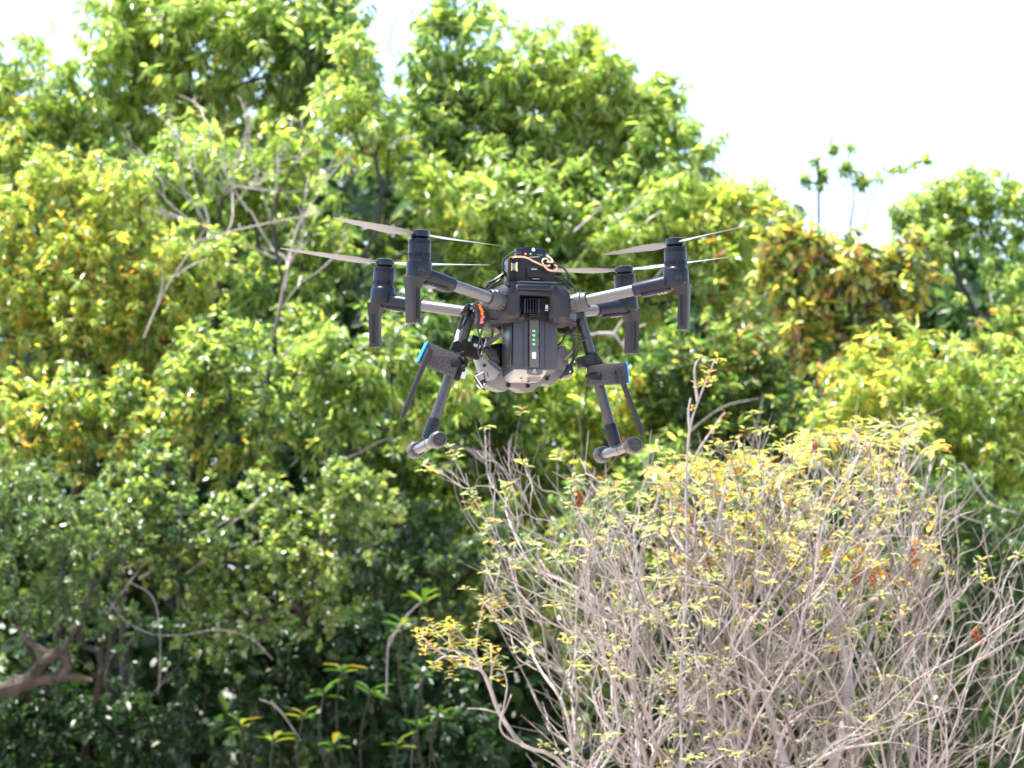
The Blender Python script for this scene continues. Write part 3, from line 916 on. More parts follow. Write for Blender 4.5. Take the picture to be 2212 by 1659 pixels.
# leaf tufts on the shrub: many at the top and on the left arm, few elsewhere
cand = []
for q, dv in new_tips:
    wp = q + bl
    x, y = px_of(wp)
    pr = 0.17
    ty = top_y(x)
    if 1400 < x < 2000 and y < ty + 260: pr = 0.34
    if 1440 < x < 1700 and y > 1200: pr = 0.2
    if 1000 < x < 1400 and y < ty + 90: pr = 0.05
    if x > 2000: pr = 0.03
    if rb.random() < pr:
        cand.append((wp[1], q, dv))
arm_px = [(900, 1370), (930, 1350), (960, 1365), (985, 1345), (1010, 1390), (1040, 1330), (1060, 1390), (1075, 1415), (1000, 1420), (950, 1400), (1035, 1430), (920, 1392), (1050, 1300), (1075, 1290), (985, 1440), (1085, 1440), (970, 1380), (940, 1430)]
at_ = np.array([tuple(W(x, y, BD - .15 + rb.normal(0, .05))) for x, y in arm_px + [(1010, 1530), (1080, 1560), (1130, 1610), (1060, 1490), (1105, 1500)]]) - bl
aN, aP = grow(np.array(tuple(W(1290, 1760, BD))) - bl, at_, bf=0.45, r=rb)
for p_, r_ in chains(aN, aP, 0.0024, 2.6):
    pts_ = smooth_path(p_, 3)
    ra_ = np.interp(np.linspace(0, len(r_) - 1, len(pts_)), np.arange(len(r_)), r_)
    MB().tube(pts_, ra_, 6).build('stem', M['bark_pale'], bush)
for x, y in arm_px:
    for _ in range(3):
        q = np.array(tuple(W(x + rb.normal(0, 9), y + rb.normal(0, 9), BD - .15 + rb.normal(0, .04)))) - bl
        cand.append((BD - 5, q, np.array([0, 0, 1.0])))
for x, y in [(1030, 1090), (1025, 1075), (1090, 1050), (1300, 1060), (1330, 1075), (1340, 1050), (1460, 1020), (1385, 1085)]:
    for _ in range(3):
        q = np.array(tuple(W(x + rb.normal(0, 8), y + rb.normal(0, 8), BD - .15))) - bl
        cand.append((BD - 4, q, np.array([0, 0, 1.0])))
cand.sort(key=lambda c: c[0])
base_, dir_, nr_, len_ = [], [], [], []
nleaf = 0
for dep, q, dv in cand:
    k = rb.integers(4, 8)
    a0 = rb.uniform(0, 6.28)
    for i in range(k):
        a = a0 + i * 2.4
        d = np.array([math.cos(a), math.sin(a), rb.uniform(-0.15, 0.9)])
        ln = rb.uniform(0.016, 0.038)
        if nleaf < 300:
            place_leaf(LEAF_SPOON, bush, q - dv * 0.004 * i, d, (-d[0] * .3, -d[1] * .3, 1), ln)
        else:
            base_.append(q - dv * 0.004 * i); dir_.append(d); nr_.append((-d[0] * .3, -d[1] * .3, 1)); len_.append(ln)
        nleaf += 1
YC = [((0.40, 0.34, 0.09), 2), ((0.32, 0.31, 0.10), 3), ((0.22, 0.28, 0.11), 4), ((0.36, 0.17, 0.04), .8), ((0.28, 0.33, 0.17), 3)]
if base_:
    L_ = np.array(len_)
    me = leaf_mesh('leaf_tufts', np.array(base_), np.array(dir_), np.array(nr_), L_, L_ * 0.42, pick_tints(len(L_), YC, rb.random(len(L_)), rb), 'spoon')
    link_mesh('leaf_tufts', me, M['leaf_dull'], bush)['kind'] = 'stuff'
# dry seed heads and dead leaf bunches
for (x, y, s) in [(1497, 1130, 8), (1850, 1240, 14), (1885, 1250, 12), (1975, 1210, 15), (2110, 1375, 10), (1530, 1215, 6), (1760, 965, 6), (1250, 1080, 9)]:
    c = W(x, y, BD - 0.2) - bush.location
    sh = MB()
    for i in range(46):
        q = c + Vector((rb.normal(0, s * .45), rb.normal(0, s * .45), rb.normal(0, s * 1.0))) * (BD / FOC)
        sh.obox(q, (0.0022, 0.0022, 0.0032), frame(rb.normal(size=3)))
    sh.build('seed_head', M['seed'], bush, smooth=False)

# yellow leaved shrub rising through the back of it
YD = 10.58
ys = empty('yellow_leaved_shrub', (W(1750, 1600, YD).x, YD, 0))
tag(ys, 'shrub of broad yellow and orange leaves standing up behind the bare twigs at the right', 'shrub')
yl = np.array(ys.location)
tg = []
for i in range(270):
    x = rb.uniform(1410, 2040)
    lo = 1270
    hi = np.interp(x, [1420, 1500, 1640, 1800, 1900, 1990], [1000, 990, 965, 930, 905, 900])
    y = hi + (lo - hi) * rb.random() ** 1.5
    if math.sin(x * .045 + 1) * math.sin(y * .05) < -.12:
        continue
    tg.append(tuple(W(x, y, YD + rb.uniform(-0.15, 0.45))))
T_ = np.array(tg) - yl
N, par = grow((0, 0, 0.05), T_, bf=0.6, r=rb)
wood_parts(ys, chains(N, par, 0.0022, 2.3), M['bark_pale'], name_big='stem', n_big=60, trunk_name='stem')
T_ = T_[np.argsort(T_[:, 1])]
b_, d_, n_, l_ = [], [], [], []
cnt = 0
for q in T_:
    a0 = rb.uniform(0, 6.28)
    for i in range(rb.integers(5, 9)):
        a = a0 + i * 2.4
        d = np.array([math.cos(a), math.sin(a), rb.uniform(-0.7, 0.8)])
        ln = rb.uniform(0.036, 0.058)
        nv = (-d[0] * .3, -d[1] * .3, 1)
        if cnt < 300:
            place_leaf(LEAF_SPOON, ys, q - np.array([0, 0, .004]) * i, d, nv, ln)
        else:
            b_.append(q - np.array([0, 0, .004]) * i); d_.append(d); n_.append(nv); l_.append(ln)
        cnt += 1
YC2 = [((0.52, 0.39, 0.07), 4), ((0.38, 0.35, 0.08), 3), ((0.20, 0.25, 0.10), 2.5), ((0.42, 0.20, 0.04), 1.8), ((0.10, 0.13, 0.05), 1.5), ((0.22, 0.11, 0.05), .6)]
L_ = np.array(l_)
me = leaf_mesh('leaf_tufts', np.array(b_), np.array(d_), np.array(n_), L_, L_ * 0.42, pick_tints(len(L_), YC2, rb.random(len(L_)), rb), 'spoon')
link_mesh('leaf_tufts', me, M['leaf_dull'], ys)['kind'] = 'stuff'

# tall thin shoot with yellow rosettes, right of the drone
td = 10.2
ts = empty('yellow_tufted_shoot', (W(1480, 1400, td).x, td, 0))
tag(ts, 'tall thin pale shoot with yellow leaf rosettes rising right of the landing foot', 'plant')
lines = [[(1480, 1900), (1470, 1500), (1484, 1250), (1482, 1050), (1490, 930), (1507, 870), (1545, 775)], [(1482, 1050), (1500, 990), (1530, 940), (1565, 890)], [(1490, 930), (1487, 890), (1492, 860)], [(1507, 870), (1500, 800), (1512, 770)], [(1540, 1180), (1560, 1080), (1585, 980)], [(1484, 1250), (1530, 1190), (1570, 1120)]]
for i, l in enumerate(lines):
    rd = [.0045, .0045, .0042, .004, .0036, .003, .0022] if i == 0 else [.0045, .004, .003, .0025]
    bare_limb([(x, y, 0) for x, y in l], rd, td, ts, M['bark_pale'], 'stem', 7)
for (x, y, n_l, ln) in [(1550, 772, 8, .028), (1530, 797, 7, .028), (1520, 822, 6, .026), (1538, 818, 6, .026), (1505, 830, 5, .022), (1568, 888, 6, .022), (1494, 880, 5, .02), (1560, 905, 4, .02), (1586, 978, 8, .032), (1512, 1000, 8, .03), (1560, 1010, 7, .028), (1610, 1010, 8, .03), (1470, 1018, 6, .028), (1620, 1040, 7, .03), (1512, 768, 5, .02)]:
    q = W(x, y, td + rb.normal(0, 0.03)) - ts.location
    for i in range(n_l):
        a = i * 2.4 + x
        d = (math.cos(a), math.sin(a), rb.uniform(-0.2, 1.0))
        place_leaf(LEAF_SPOON, ts, (q.x, q.y, q.z - .003 * i), d, (-d[0] * .3, -d[1] * .3, 1), ln * rb.uniform(.8, 1.2))

# ------------------------------------------------------------------ the drone
drone = empty('drone', DO, YAW)
tag(drone, 'dark grey four rotor drone hovering in mid air, seen from behind and below', 'drone')

def D(px, py, y):
    return at(px, py, y)

# body shell
plan = [(-.052, -.122), (.052, -.122), (.064, -.116), (.088, -.066), (.092, -.05), (.092, .05), (.088, .066), (.064, .116), (.052, .122), (-.052, .122), (-.064, .116), (-.088, .066), (-.092, .05), (-.092, -.05), (-.088, -.066), (-.064, -.116)]
rings = []
for z, sx, sy in [(-.152, .80, .88), (-.149, .92, .95), (-.144, .985, 1.0), (-.135, 1.0, 1.0), (-.105, .98, 1.0), (-.092, .93, .985), (-.083, .84, .96), (-.077, .74, .93), (-.073, .62, .88), (-.072, .5, .8)]:
    rings.append([Vector((x * sx, y * sy, z)) for x, y in plan])
bm_shell = MB().loft(rings).mesh('body_shell', smooth=True, angle=0.5)
body = link_mesh('body_shell', bm_shell, M['body'], drone)
tl, br = D(1122.6, 636, -.122), D(1190, 687, -.122)
cut = MB().obox(((tl.x + br.x) / 2, -.112, (tl.z + br.z) / 2 - .01), ((br.x - tl.x) / 2, .03, (tl.z - br.z) / 2 + .01)).mesh('cut', bevel=.004)
co = link_mesh('cut', cut, M['body'])
bo = body.modifiers.new('b', 'BOOLEAN')
bo.operation = 'DIFFERENCE'; bo.object = co; bo.solver = 'EXACT'
co.parent = drone
bpy.context.view_layer.update()
dg = bpy.context.evaluated_depsgraph_get()
nm = bpy.data.meshes.new_from_object(body.evaluated_get(dg))
body.modifiers.clear()
body.data = nm
bpy.data.objects.remove(co)
nm.name = 'body_shell'
if not nm.materials: nm.materials.append(M['body'])
MB().obox(((tl.x + br.x) / 2, -.0935, (tl.z + br.z) / 2 - .002), ((br.x - tl.x) / 2 - .0006, .0015, (tl.z - br.z) / 2 - .001)).build('recess_wall', M['black'], drone)
for i in range(6):
    x = 1133 + i * 6.0
    p, q = D(x, 649, -.110), D(x, 672, -.110)
    w = .0022 if i in (0, 5) else .0009
    MB().obox(((p.x), -.104, (p.z + q.z) / 2), (w, .010, abs(p.z - q.z) / 2 + .004)).build('cooling_fin', M['shell'], drone, bevel=.0004)
# glossy band over the recess and the two moulded ribs beside it
p, q = D(1118.5, 615.5, -.121), D(1190, 628, -.121)
MB().obox(((p.x + q.x) / 2, -.1145, (p.z + q.z) / 2), ((q.x - p.x) / 2, .0085, (p.z - q.z) / 2), ).build('rear_window', M['gloss'], drone, bevel=.0012)
p, q = D(1096, 610, -.105), D(1212, 614, -.105)
MB().obox(((p.x + q.x) / 2, -.06, p.z - .004), ((q.x - p.x) / 2, .056, .0045)).build('top_plate', M['shell'], drone, bevel=.002)
for x in (1106, 1109.5, 1113, 1196, 1199.5, 1203):
    p = D(x, 622, -.119)
    MB().obox((p.x, -.116, p.z), (.0009, .005, .0068)).build('moulded_rib', M['body'], drone, bevel=.0005)
# white blank sticker with a line under it
p = D(1181.5, 663, -.1000)
MB().obox((p.x, -.0975, p.z), (.0027, .0005, .0044)).build('sticker', M['label'], drone)
MB().obox((p.x, -.0975, p.z - .0068), (.0036, .0005, .0007)).build('sticker', M['label'], drone)
# lower lip
for sx in (-1, 1):
    MB().prism([(sx * .030, -.1225, -.147), (sx * .088, -.068, -.152), (sx * .086, -.060, -.156), (sx * .030, -.112, -.154)], (0, 0, .004)).build('lower_lip', M['body'], drone, bevel=.001)

# battery
y0, y1 = -.085, .02
a0, a1, b0 = D(1110, 687, y0), D(1204, 687, y0), D(1110, 797, y0)
xl, xr, zt, zb = a0.x, a1.x, a0.z + .012, b0.z
bat = MB()
bat.loft([[Vector((xl, y0, zb)), Vector((xr, y0, zb)), Vector((xr + .004, y1, zb - .004)), Vector((xl - .002, y1, zb - .004))],
          [Vector((xl, y0, zt)), Vector((xr, y0, zt)), Vector((xr + .004, y1, zt)), Vector((xl - .002, y1, zt))]])
battery = bat.build('battery', M['battery'], drone, bevel=.002)
# side panel on the left flank with its slots, reflection put into its colour
sp = MB()
sp.prism([(xl - .0022, -.078, zt - .018), (xl - .0032, .008, zt - .012), (xl - .0032, .008, zb + .004), (xl - .0022, -.074, zb + .008)], (-.0012, 0, 0))
sp.build('side_panel', M['boxside'], battery, bevel=.0008)
for yy in (-.070, -.012):
    MB().tube([(xl - .0036, yy, zt - .022), (xl - .0036, yy + .012, zb + .012)], .0009, 6).build('panel_seam', M['black'], battery)
# centre strip with lights
sx0, sx1 = D(1143.5, 700, y0 - .003).x, D(1163.5, 700, y0 - .003).x
sc = (sx0 + sx1) / 2; sw = (sx1 - sx0) / 2
zs0, zs1 = D(1150, 686, y0).z, D(1150, 794, y0).z
MB().obox((sc, y0 - .0006, (zs0 + zs1) / 2), (sw + .0022, .0008, (zs0 - zs1) / 2 - .001)).build('strip_groove', M['black'], battery)
MB().obox((sc, y0 - .003, (zs0 + zs1) / 2), (sw, .0030, (zs0 - zs1) / 2)).build('centre_strip', M['battery_strip'], battery, bevel=.0008)
for yy in (715, 724.3, 734, 743.5):
    p = D(1153.8, yy, y0 - .0064)
    MB().lathe([(.0016, 0), (.0016, .0005), (.001, .0008)], (p.x, y0 - .0060, p.z), (0, -1, 0), 14).build('status_light', M['led_green'], battery)
    MB().lathe([(.0006, 0), (.0006, .0005)], (p.x - .0024, y0 - .0060, p.z + .0003), (0, -1, 0), 10).build('status_light', M['led_green'], battery)
p = D(1153.5, 767.5, y0 - .006)
MB().obox((p.x, y0 - .0062, p.z), (.0042, .0006, .0068)).build('power_button', M['button'], battery, bevel=.0012)
for yy in (726, 751):
    for xx in (1143.0, 1164.2):
        p = D(xx, yy, y0 - .0064)
        MB().obox((p.x, y0 - .0045, p.z), (.0011, .0022, .0026)).build('clip', M['black'], battery, bevel=.0003)
for xx in (1130, 1177):
    p = D(xx, 742, y0)
    MB().obox((p.x, y0 - .0002, (zt + zb) / 2 - .005), (.0004, .0004, .047)).build('panel_seam', M['black'], battery)
# ribbed latch that joins battery and body
for i, zz in enumerate((671, 675.5, 679.5, 683.5)):
    p = D(1153.5, zz, -.100)
    MB().obox((p.x, -.094, p.z), (.0155 - .0018 * i, .012, .0014)).build('latch_rib', M['shell'], battery, bevel=.0006)
# battery base, its pale colour holds the light bounced from the ground
base = MB()
ya = y0 + .004
pA = [D(1105, 800, ya), D(1112, 824, -.062), D(1130, 832, -.05), D(1150, 834.5, -.045), D(1168, 831, -.045), D(1174, 826, -.055), D(1182, 797, ya), D(1172, 797, ya)]
FB = MB()
bz = zb
fr = [Vector((xl + .001, y0 + .002, bz + .002)), Vector((xr - .001, y0 + .002, bz + .002)), Vector((xr - .001, y1 - .002, bz - .010)), Vector((xl + .001, y1 - .002, bz - .010))]
xc0, xc1 = D(1087, 800, -.01).x, D(1181, 800, -.05).x
lo = [Vector((xc0 + .006, -.070, bz - .012)), Vector((xc1 - .004, -.070, bz - .012)), Vector((xc1 - .002, -.050, bz - .026)), Vector((xc0 + .016, -.045, bz - .029)), ]
FB.loft([[Vector((xl, y0 + .003, bz)), Vector((xr - .020, y0 + .003, bz)), Vector((xr - .018, y1 - .006, bz - .004)), Vector((xl, y1 - .006, bz - .004))],
         [Vector((xl + .001, y0 + .012, bz - .010)), Vector((xr - .022, y0 + .010, bz - .008)), Vector((xr - .020, y1 - .01, bz - .013)), Vector((xl + .001, y1 - .01, bz - .013))],
         [Vector((xl + .008, y0 + .034, bz - .0165)), Vector((xr - .026, y0 + .034, bz - .0165)), Vector((xr - .028, y1 - .02, bz - .0185)), Vector((xl + .008, y1 - .02, bz - .0185))]])
tray = FB.build('battery_base', M['tray'], battery, bevel=.002)
# name plate on the base
np_c = D(1155.5, 803, y0 - .002)
MB().prism([D(1141, 797, y0 - .002), D(1172.5, 797, y0 - .002), D(1171.5, 808, y0 + .0015), D(1166, 810.5, y0 + .0015), D(1144, 809, y0 + .0015), D(1140, 805, y0)], (0, .012, 0)).build('name_plate', M['battery_strip'], tray, bevel=.0008)
text('lettering', 'dji', .0062, M['text_pale'], tray, D(1154, 799.8, y0 - .0036), (1, 0, 0), (0, 0, 1), offset=.0001)
text('lettering', 'M200', .0042, M['text_pale'], tray, D(1154, 804.6, y0 - .0036), (1, 0, 0), (0, 0, 1))
hs = D(1152, 818, -.06)
MB().obox((hs.x + .002, -.058, hs.z + .001), (.013, .008, .0022), (Vector((1, 0, 0)), Vector((0, .8, -.6)), Vector((0, .6, .8)))).build('finger_slot', M['paygrey2'], tray, bevel=.0015)
for dx, dz in ((-.010, -.004), (.002, -.0062), (-.022, -.003), (-.024, .002)):
    MB().obox((hs.x + dx, -.0605 + abs(dz), hs.z + dz - .002), (.0045 if dx > -.015 else .0025, .0012, .0006)).build('vent_slot', M['black'], tray)

# arms, motors, propellers, antenna fins
def arm(sx, sy, blade_az, cone=.06):
    mt = Vector((sx * .2565, sy * .205, 0))
    A = Vector((sx * .2565, sy * .205, -.0775))
    B = Vector((sx * .056, sy * .088, -.1175))
    ax = (A - B).normalized()
    Ln = (A - B).length
    root = MB().tube([B + ax * .015, A - ax * .045], .0113, 28).build('arm', M['carbon'], drone)
    # swivel disc and clevis on the body
    MB().lathe([(.024, -.006), (.024, .003), (.0215, .005)], B - ax * .012, ax * .55 + Vector((sx * .25, sy * .75, 0)), 32).build('arm_pivot', M['body'], root)
    MB().obox(B - ax * .002, (.012, .007, .024), (ax, ax.cross(Vector((0, 0, 1))).normalized(), Vector((0, 0, 1)))).build('arm_hinge', M['shell'], root, bevel=.004)
    MB().lathe([(.0055, 0), (.0055, .006), (.003, .007)], B + Vector((sx * -.004, sy * .014, -.020)), (0, sy, -.2), 14).build('pivot_screw', M['steel'], root)
    # collar: ribbed nut
    prof = [(.0175, .004), (.0188, .006)]
    for i in range(3):
        prof += [(.0192, .010 + i * .001), ]
    prof += [(.0192, .030), (.0182, .0305), (.0182, .032), (.0196, .0325), (.0198, .040), (.0178, .042), (.0170, .050), (.0150, .052), (.0150, .046), (.0118, .046)]
    MB().lathe(prof, B, ax, 40).build('arm_collar', M['collar'], root)
    u = ax.cross(Vector((0, 0, 1))).normalized(); w = u.cross(ax)
    for k in range(14):
        if k % 7 in (5, 6):
            continue
        t = k / 14 * 6.283 + .3
        dr = u * math.cos(t) + w * math.sin(t)
        MB().obox(B + ax * .019 + dr * .0192, (.009, .0007, .0008), (ax, ax.cross(dr).normalized(), dr)).build('collar_rib', M['shell'], root)
    # outer sleeve
    s0 = A - ax * .088
    MB().lathe([(.0118, 0), (.0136, .0008), (.0142, .004), (.0150, .045), (.0165, .085)], s0, ax, 28).build('arm_sleeve', M['shell'], root)
    MB().obox(s0 + ax * .024 + Vector((0, sy * .0126, -.003)), (.020, .0022, .0026), (ax, u, w)).build('sleeve_slot', M['carbon'], root, bevel=.0008)
    MB().obox(s0 + ax * .045 - w * .0150, (.030, .0105, .0030), (ax, u, w)).build('underside_cover', M['body'], root, bevel=.0015)
    for k in range(3):
        MB().obox(s0 + ax * (.050 + .007 * k) - w * .0184, (.0018, .0085, .0012), ((ax + u * .35).normalized(), u, w)).build('vent_slot', M['tray'], root, bevel=.0003)
    # motor, leaning inwards
    hin = Vector((-ax.x, -ax.y, 0)).normalized()
    up = (Vector((0, 0, 1)) + hin * math.tan(R(4.0 if sy > 0 else 1.8))).normalized()
    mb_ = A + Vector((0, 0, -.010)) - hin * .001
    # mount: rounded barrel blended into the sleeve
    ring = []
    for z, s in [(-.0005, .90), (.0015, .97), (.004, 1.0), (.030, .99), (.0335, .95), (.035, .9)]:
        rr_ = []
        for k in range(28):
            t = 2 * math.pi * k / 28
            cx, cy = math.cos(t), math.sin(t)
            ex = .0262 if cx * 1 < 0 else .0250
            rr_.append(mb_ + up * z + (-hin) * cx * ex * s + hin.cross(Vector((0, 0, 1))) * cy * .0245 * s)
        ring.append(rr_)
    mount = MB().loft(ring).build('motor_mount', M['shell'], root)
    pm = [(.0215, .034), (.0215, .036)]
    pm += [(.0222, .0365), (.0222, .0405), (.0206, .0408), (.0206, .0416), (.0222, .0419), (.0222, .0432), (.0206, .0435), (.0206, .0443), (.0222, .0446), (.0222, .0459), (.0206, .0462), (.0206, .0470), (.0222, .0473),
           (.0222, .0660), (.0212, .0664), (.0212, .0672), (.0222, .0676), (.0222, .0688), (.0212, .0692), (.0212, .0700), (.0222, .0704), (.0222, .0716), (.0212, .0720), (.0212, .0728), (.0220, .0732), (.0216, .0755), (.0120, .0762), (.0120, .0790)]
    MB().lathe(pm, mb_, up, 40).build('motor', M['motor'], root)
    MB().lathe([(.0209, .0408), (.0209, .0416)], mb_, up, 40).build('vent_ring', M['black'], root)
    MB().lathe([(.0209, .0436), (.0209, .0442)], mb_, up, 40).build('vent_ring', M['black'], root)
    for k in range(8):
        t = k / 8 * 6.283 + .4
        dr = (-hin) * math.cos(t) + hin.cross(Vector((0, 0, 1))) * math.sin(t)
        MB().obox(mb_ + up * .0442 + dr * .0214, (.0011, .0022, .0048), (dr.normalized(), up.cross(dr).normalized(), up)).build('motor_rib', M['motor'], root)
    # small dark sensor window on the mount that faces the camera side
    MB().obox(mb_ + up * .020 + Vector((0, sy * .0243, 0)) + hin * .002, (.0075, .0012, .0105)).build('mount_window', M['gloss'], root, bevel=.001)
    # antenna fin under the motor
    fb = mb_ - hin * .0145
    s2 = hin.cross(Vector((0, 0, 1)))
    fin = MB()
    def sec(z, c, hx, hy):
        cc = fb - hin * c + Vector((0, 0, z))
        return [cc - hin * hx - s2 * hy, cc + hin * hx - s2 * hy, cc + hin * hx + s2 * hy, cc - hin * hx + s2 * hy]
    fin.loft([sec(-.088, -.001, .0085, .0112), sec(-.086, -.001, .0095, .0120), sec(-.022, .001, .0098, .0125), sec(-.010, -.002, .013, .0150), sec(.001, -.004, .0155, .0185), sec(.004, -.004, .0150, .0180)])
    fo = fin.build('antenna_fin', M['body'], root, bevel=.0018)
    for q in (-1, 1):
        MB().obox(fb + s2 * q * .0122 + Vector((0, 0, -.050)) + hin * .001, (.0030, .0008, .030), (hin, s2, Vector((0, 0, 1)))).build('fin_groove', M['black'], root)
    # propeller
    hub_o = mb_ + up * .0775
    prop = MB().lathe([(.0105, 0), (.0165, .0015), (.0188, .004), (.0190, .012), (.0180, .0155), (.0135, .017), (.0120, .0162), (.004, .0162)], hub_o, up, 32).build('propeller', M['gloss'], drone)
    for q in (0, 1):
        az = blade_az + math.pi * q
        # blade direction in the tilted rotor plane (world azimuth turned into the drone frame)
        d0 = Vector((math.cos(az - YAW), math.sin(az - YAW), 0))
        d0 = (d0 - up * d0.dot(up)).normalized()
        c0 = up.cross(d0)
        rings = []
        for i in range(15):
            t = i / 14
            rr_ = .012 + t * .204
            ch = np.interp(t, [0, .08, .2, .35, .6, .85, .96, 1], [.012, .016, .026, .031, .026, .018, .012, .004])
            tw = R(float(np.interp(t, [0, .15, .4, 1], [16, 22, 15, 7])))
            th = np.interp(t, [0, .15, .5, 1], [.0045, .0030, .0018, .0008])
            cen = hub_o + up * (.009 + rr_ * (cone if sy > 0 else .02)) + d0 * rr_
            ca = c0 * math.cos(tw) + up * math.sin(tw)
            na = up * math.cos(tw) - c0 * math.sin(tw)
            rings.append([cen + ca * ch * .38, cen + na * th * .5 + ca * ch * .1, cen + na * th * .35 - ca * ch * .3, cen - ca * ch * .62, cen - na * th * .35 - ca * ch * .3, cen - na * th * .5 + ca * ch * .1])
        MB().loft(rings).build('blade', M['blade'], prop, angle=1.2)
    return root

AZ = {(-1, -1): R(222), (1, -1): R(-50), (-1, 1): R(187), (1, 1): R(-6)}
for sx in (-1, 1):
    for sy in (-1, 1):
        a_ = arm(sx, sy, AZ[(sx, sy)])

# landing gear
for sx in (-1, 1):
    if sx < 0:
        top, bot = D(1020, 672, 0), D(922, 955, 0)
        fn, ff = D(948, 949, -.118), D(896, 974, .118)
    else:
        top, bot = D(1250, 672, 0), D(1331, 968, 0)
        fn, ff = D(1371, 961, -.118), D(1298, 983, .118)
    ax = (top - bot).normalized()
    leg = MB().tube([bot + ax * .004, top], .0106, 26).build('landing_leg', M['leg'], drone)
    MB().lathe([(.0125, 0), (.0130, .003), (.0130, .040), (.0118, .044)], bot + ax * .006, ax, 26).build('leg_sleeve', M['shell'], leg)
    bx = (ff - fn).normalized()
    LB = (ff - fn).length
    MB().tube([fn + bx * .01, ff - bx * .01], .0094, 26).build('foot_bar', M['footbar'], leg)
    MB().lathe([(.0098, -.024), (.0106, -.023), (.0106, .023), (.0098, .024)], (fn + ff) / 2, bx, 26).build('foot_joint', M['footbar'], leg)
    for c, dv in ((fn, bx), (ff, -bx)):
        MB().lathe([(.0100, .030), (.0145, .029), (.0160, .026), (.0160, .022), (.0148, .021), (.0148, .019), (.0166, .017), (.0168, .002), (.0155, -.003), (.0128, -.0055), (.0122, -.0040)], c, dv, 34).build('foot_cap', M['footcap'], leg)
        MB().lathe([(.0122, -.0040), (.0118, -.0050), (.006, -.0056)], c, dv, 30).build('cap_face', M['cap_dark'], leg)
        MB().lathe([(.0150, .0190), (.0153, .0190), (.0153, .0210), (.0150, .0210)], c, dv, 34).build('cap_groove', M['cap_dark'], leg)
    # mount bracket at the top of the leg
    MB().obox(top + Vector((-sx * .008, 0, -.004)), (.016, .020, .014)).build('leg_bracket', M['shell'], leg, bevel=.004)

# ---------- what is carried by the drone: each a thing of its own
def child_thing(name, label, cat, loc_local, rz=0.0):
    o = empty(name, DO + DX * loc_local[0] + DY * loc_local[1] + Vector((0, 0, loc_local[2])), YAW + rz)
    tag(o, label, cat)
    return o, Vector(loc_local)

# electronics box on top
c = D(1145, 609, -.045)
ebox, e0 = child_thing('electronics_box', 'black electronics case on top of the drone with a gold connector', 'electronics box', c)
def E_(px, py, y): return D(px, py, y) - e0
p, q = E_(1100, 608.5, -.075), E_(1196, 558, -.075)
yb = -.075 - e0.y
MB().obox(((p.x + q.x) / 2, yb + .022, (p.z + q.z) / 2), ((q.x - p.x) / 2, .022, (q.z - p.z) / 2)).build('case', M['box'], ebox, bevel=.0018)
MB().obox((p.x - .0006, yb + .022, (p.z + q.z) / 2 - .001), (.0012, .019, (q.z - p.z) / 2 - .004)).build('side_panel', M['boxside'], ebox, bevel=.0005)
MB().obox((p.x + .007, yb - .0012, (p.z + q.z) / 2), (.0065, .0022, (q.z - p.z) / 2 - .001)).build('corner_post', M['black'], ebox, bevel=.0006)
g0, g1 = E_(1138, 575, -.078), E_(1176, 600, -.078)
MB().obox(((g0.x + g1.x) / 2, yb - .0022, (g0.z + g1.z) / 2), ((g1.x - g0.x) / 2 - .0005, .0022, (g0.z - g1.z) / 2)).build('latch_plate', M['box'], ebox, bevel=.001)
for xx in (1137, 1176):
    g = E_(xx, 589, -.078)
    MB().obox((g.x, yb - .0010, g.z), (.0006, .0012, .0100)).build('slot', M['black'], ebox)
g = E_(1157, 603, -.078)
MB().obox((g.x, yb - .0030, g.z), (.0092, .0028, .0024)).build('catch', M['black'], ebox, bevel=.0006)
MB().obox((g.x, yb - .0062, g.z), (.0070, .0008, .0008)).build('catch_lip', M['tray'], ebox)
g = E_(1110.5, 576.5, -.08)
MB().obox((g.x, yb - .0042, g.z), (.0038, .0020, .0080)).build('chip_socket', M['black'], ebox, bevel=.0004)
for dx in (-.0034, -.0005, .0020):
    MB().obox((g.x + dx, yb - .0066, g.z), (.0005, .0006, .0068)).build('contact', M['steel'], ebox)
MB().obox((g.x - .0054, yb - .0040, g.z), (.0006, .0016, .0082)).build('contact', M['brass'], ebox)
MB().prism([E_(1114.6, 567, -.084), E_(1118.6, 566, -.084), E_(1117.6, 576, -.084), E_(1119, 586.5, -.084), E_(1114.6, 585, -.084)], (0, .005, 0)).build('gold_connector', M['brass'], ebox, bevel=.0006)
g = E_(1154, 581.5, -.08)
MB().obox((g.x, yb - .0047, g.z), (.0060, .0006, .0016)).build('emblem', M['tray'], ebox)
# strip under the case
MB().obox(((p.x + q.x) / 2, yb + .024, p.z - .0035), ((q.x - p.x) / 2 + .002, .025, .0022)).build('mount_plate', M['black'], ebox, bevel=.0008)
for xx in (1121, 1178):
    g = E_(xx, 607, -.078)
    MB().obox((g.x, yb - .003, g.z), (.0045, .003, .0020)).build('foot', M['black'], ebox, bevel=.0006)

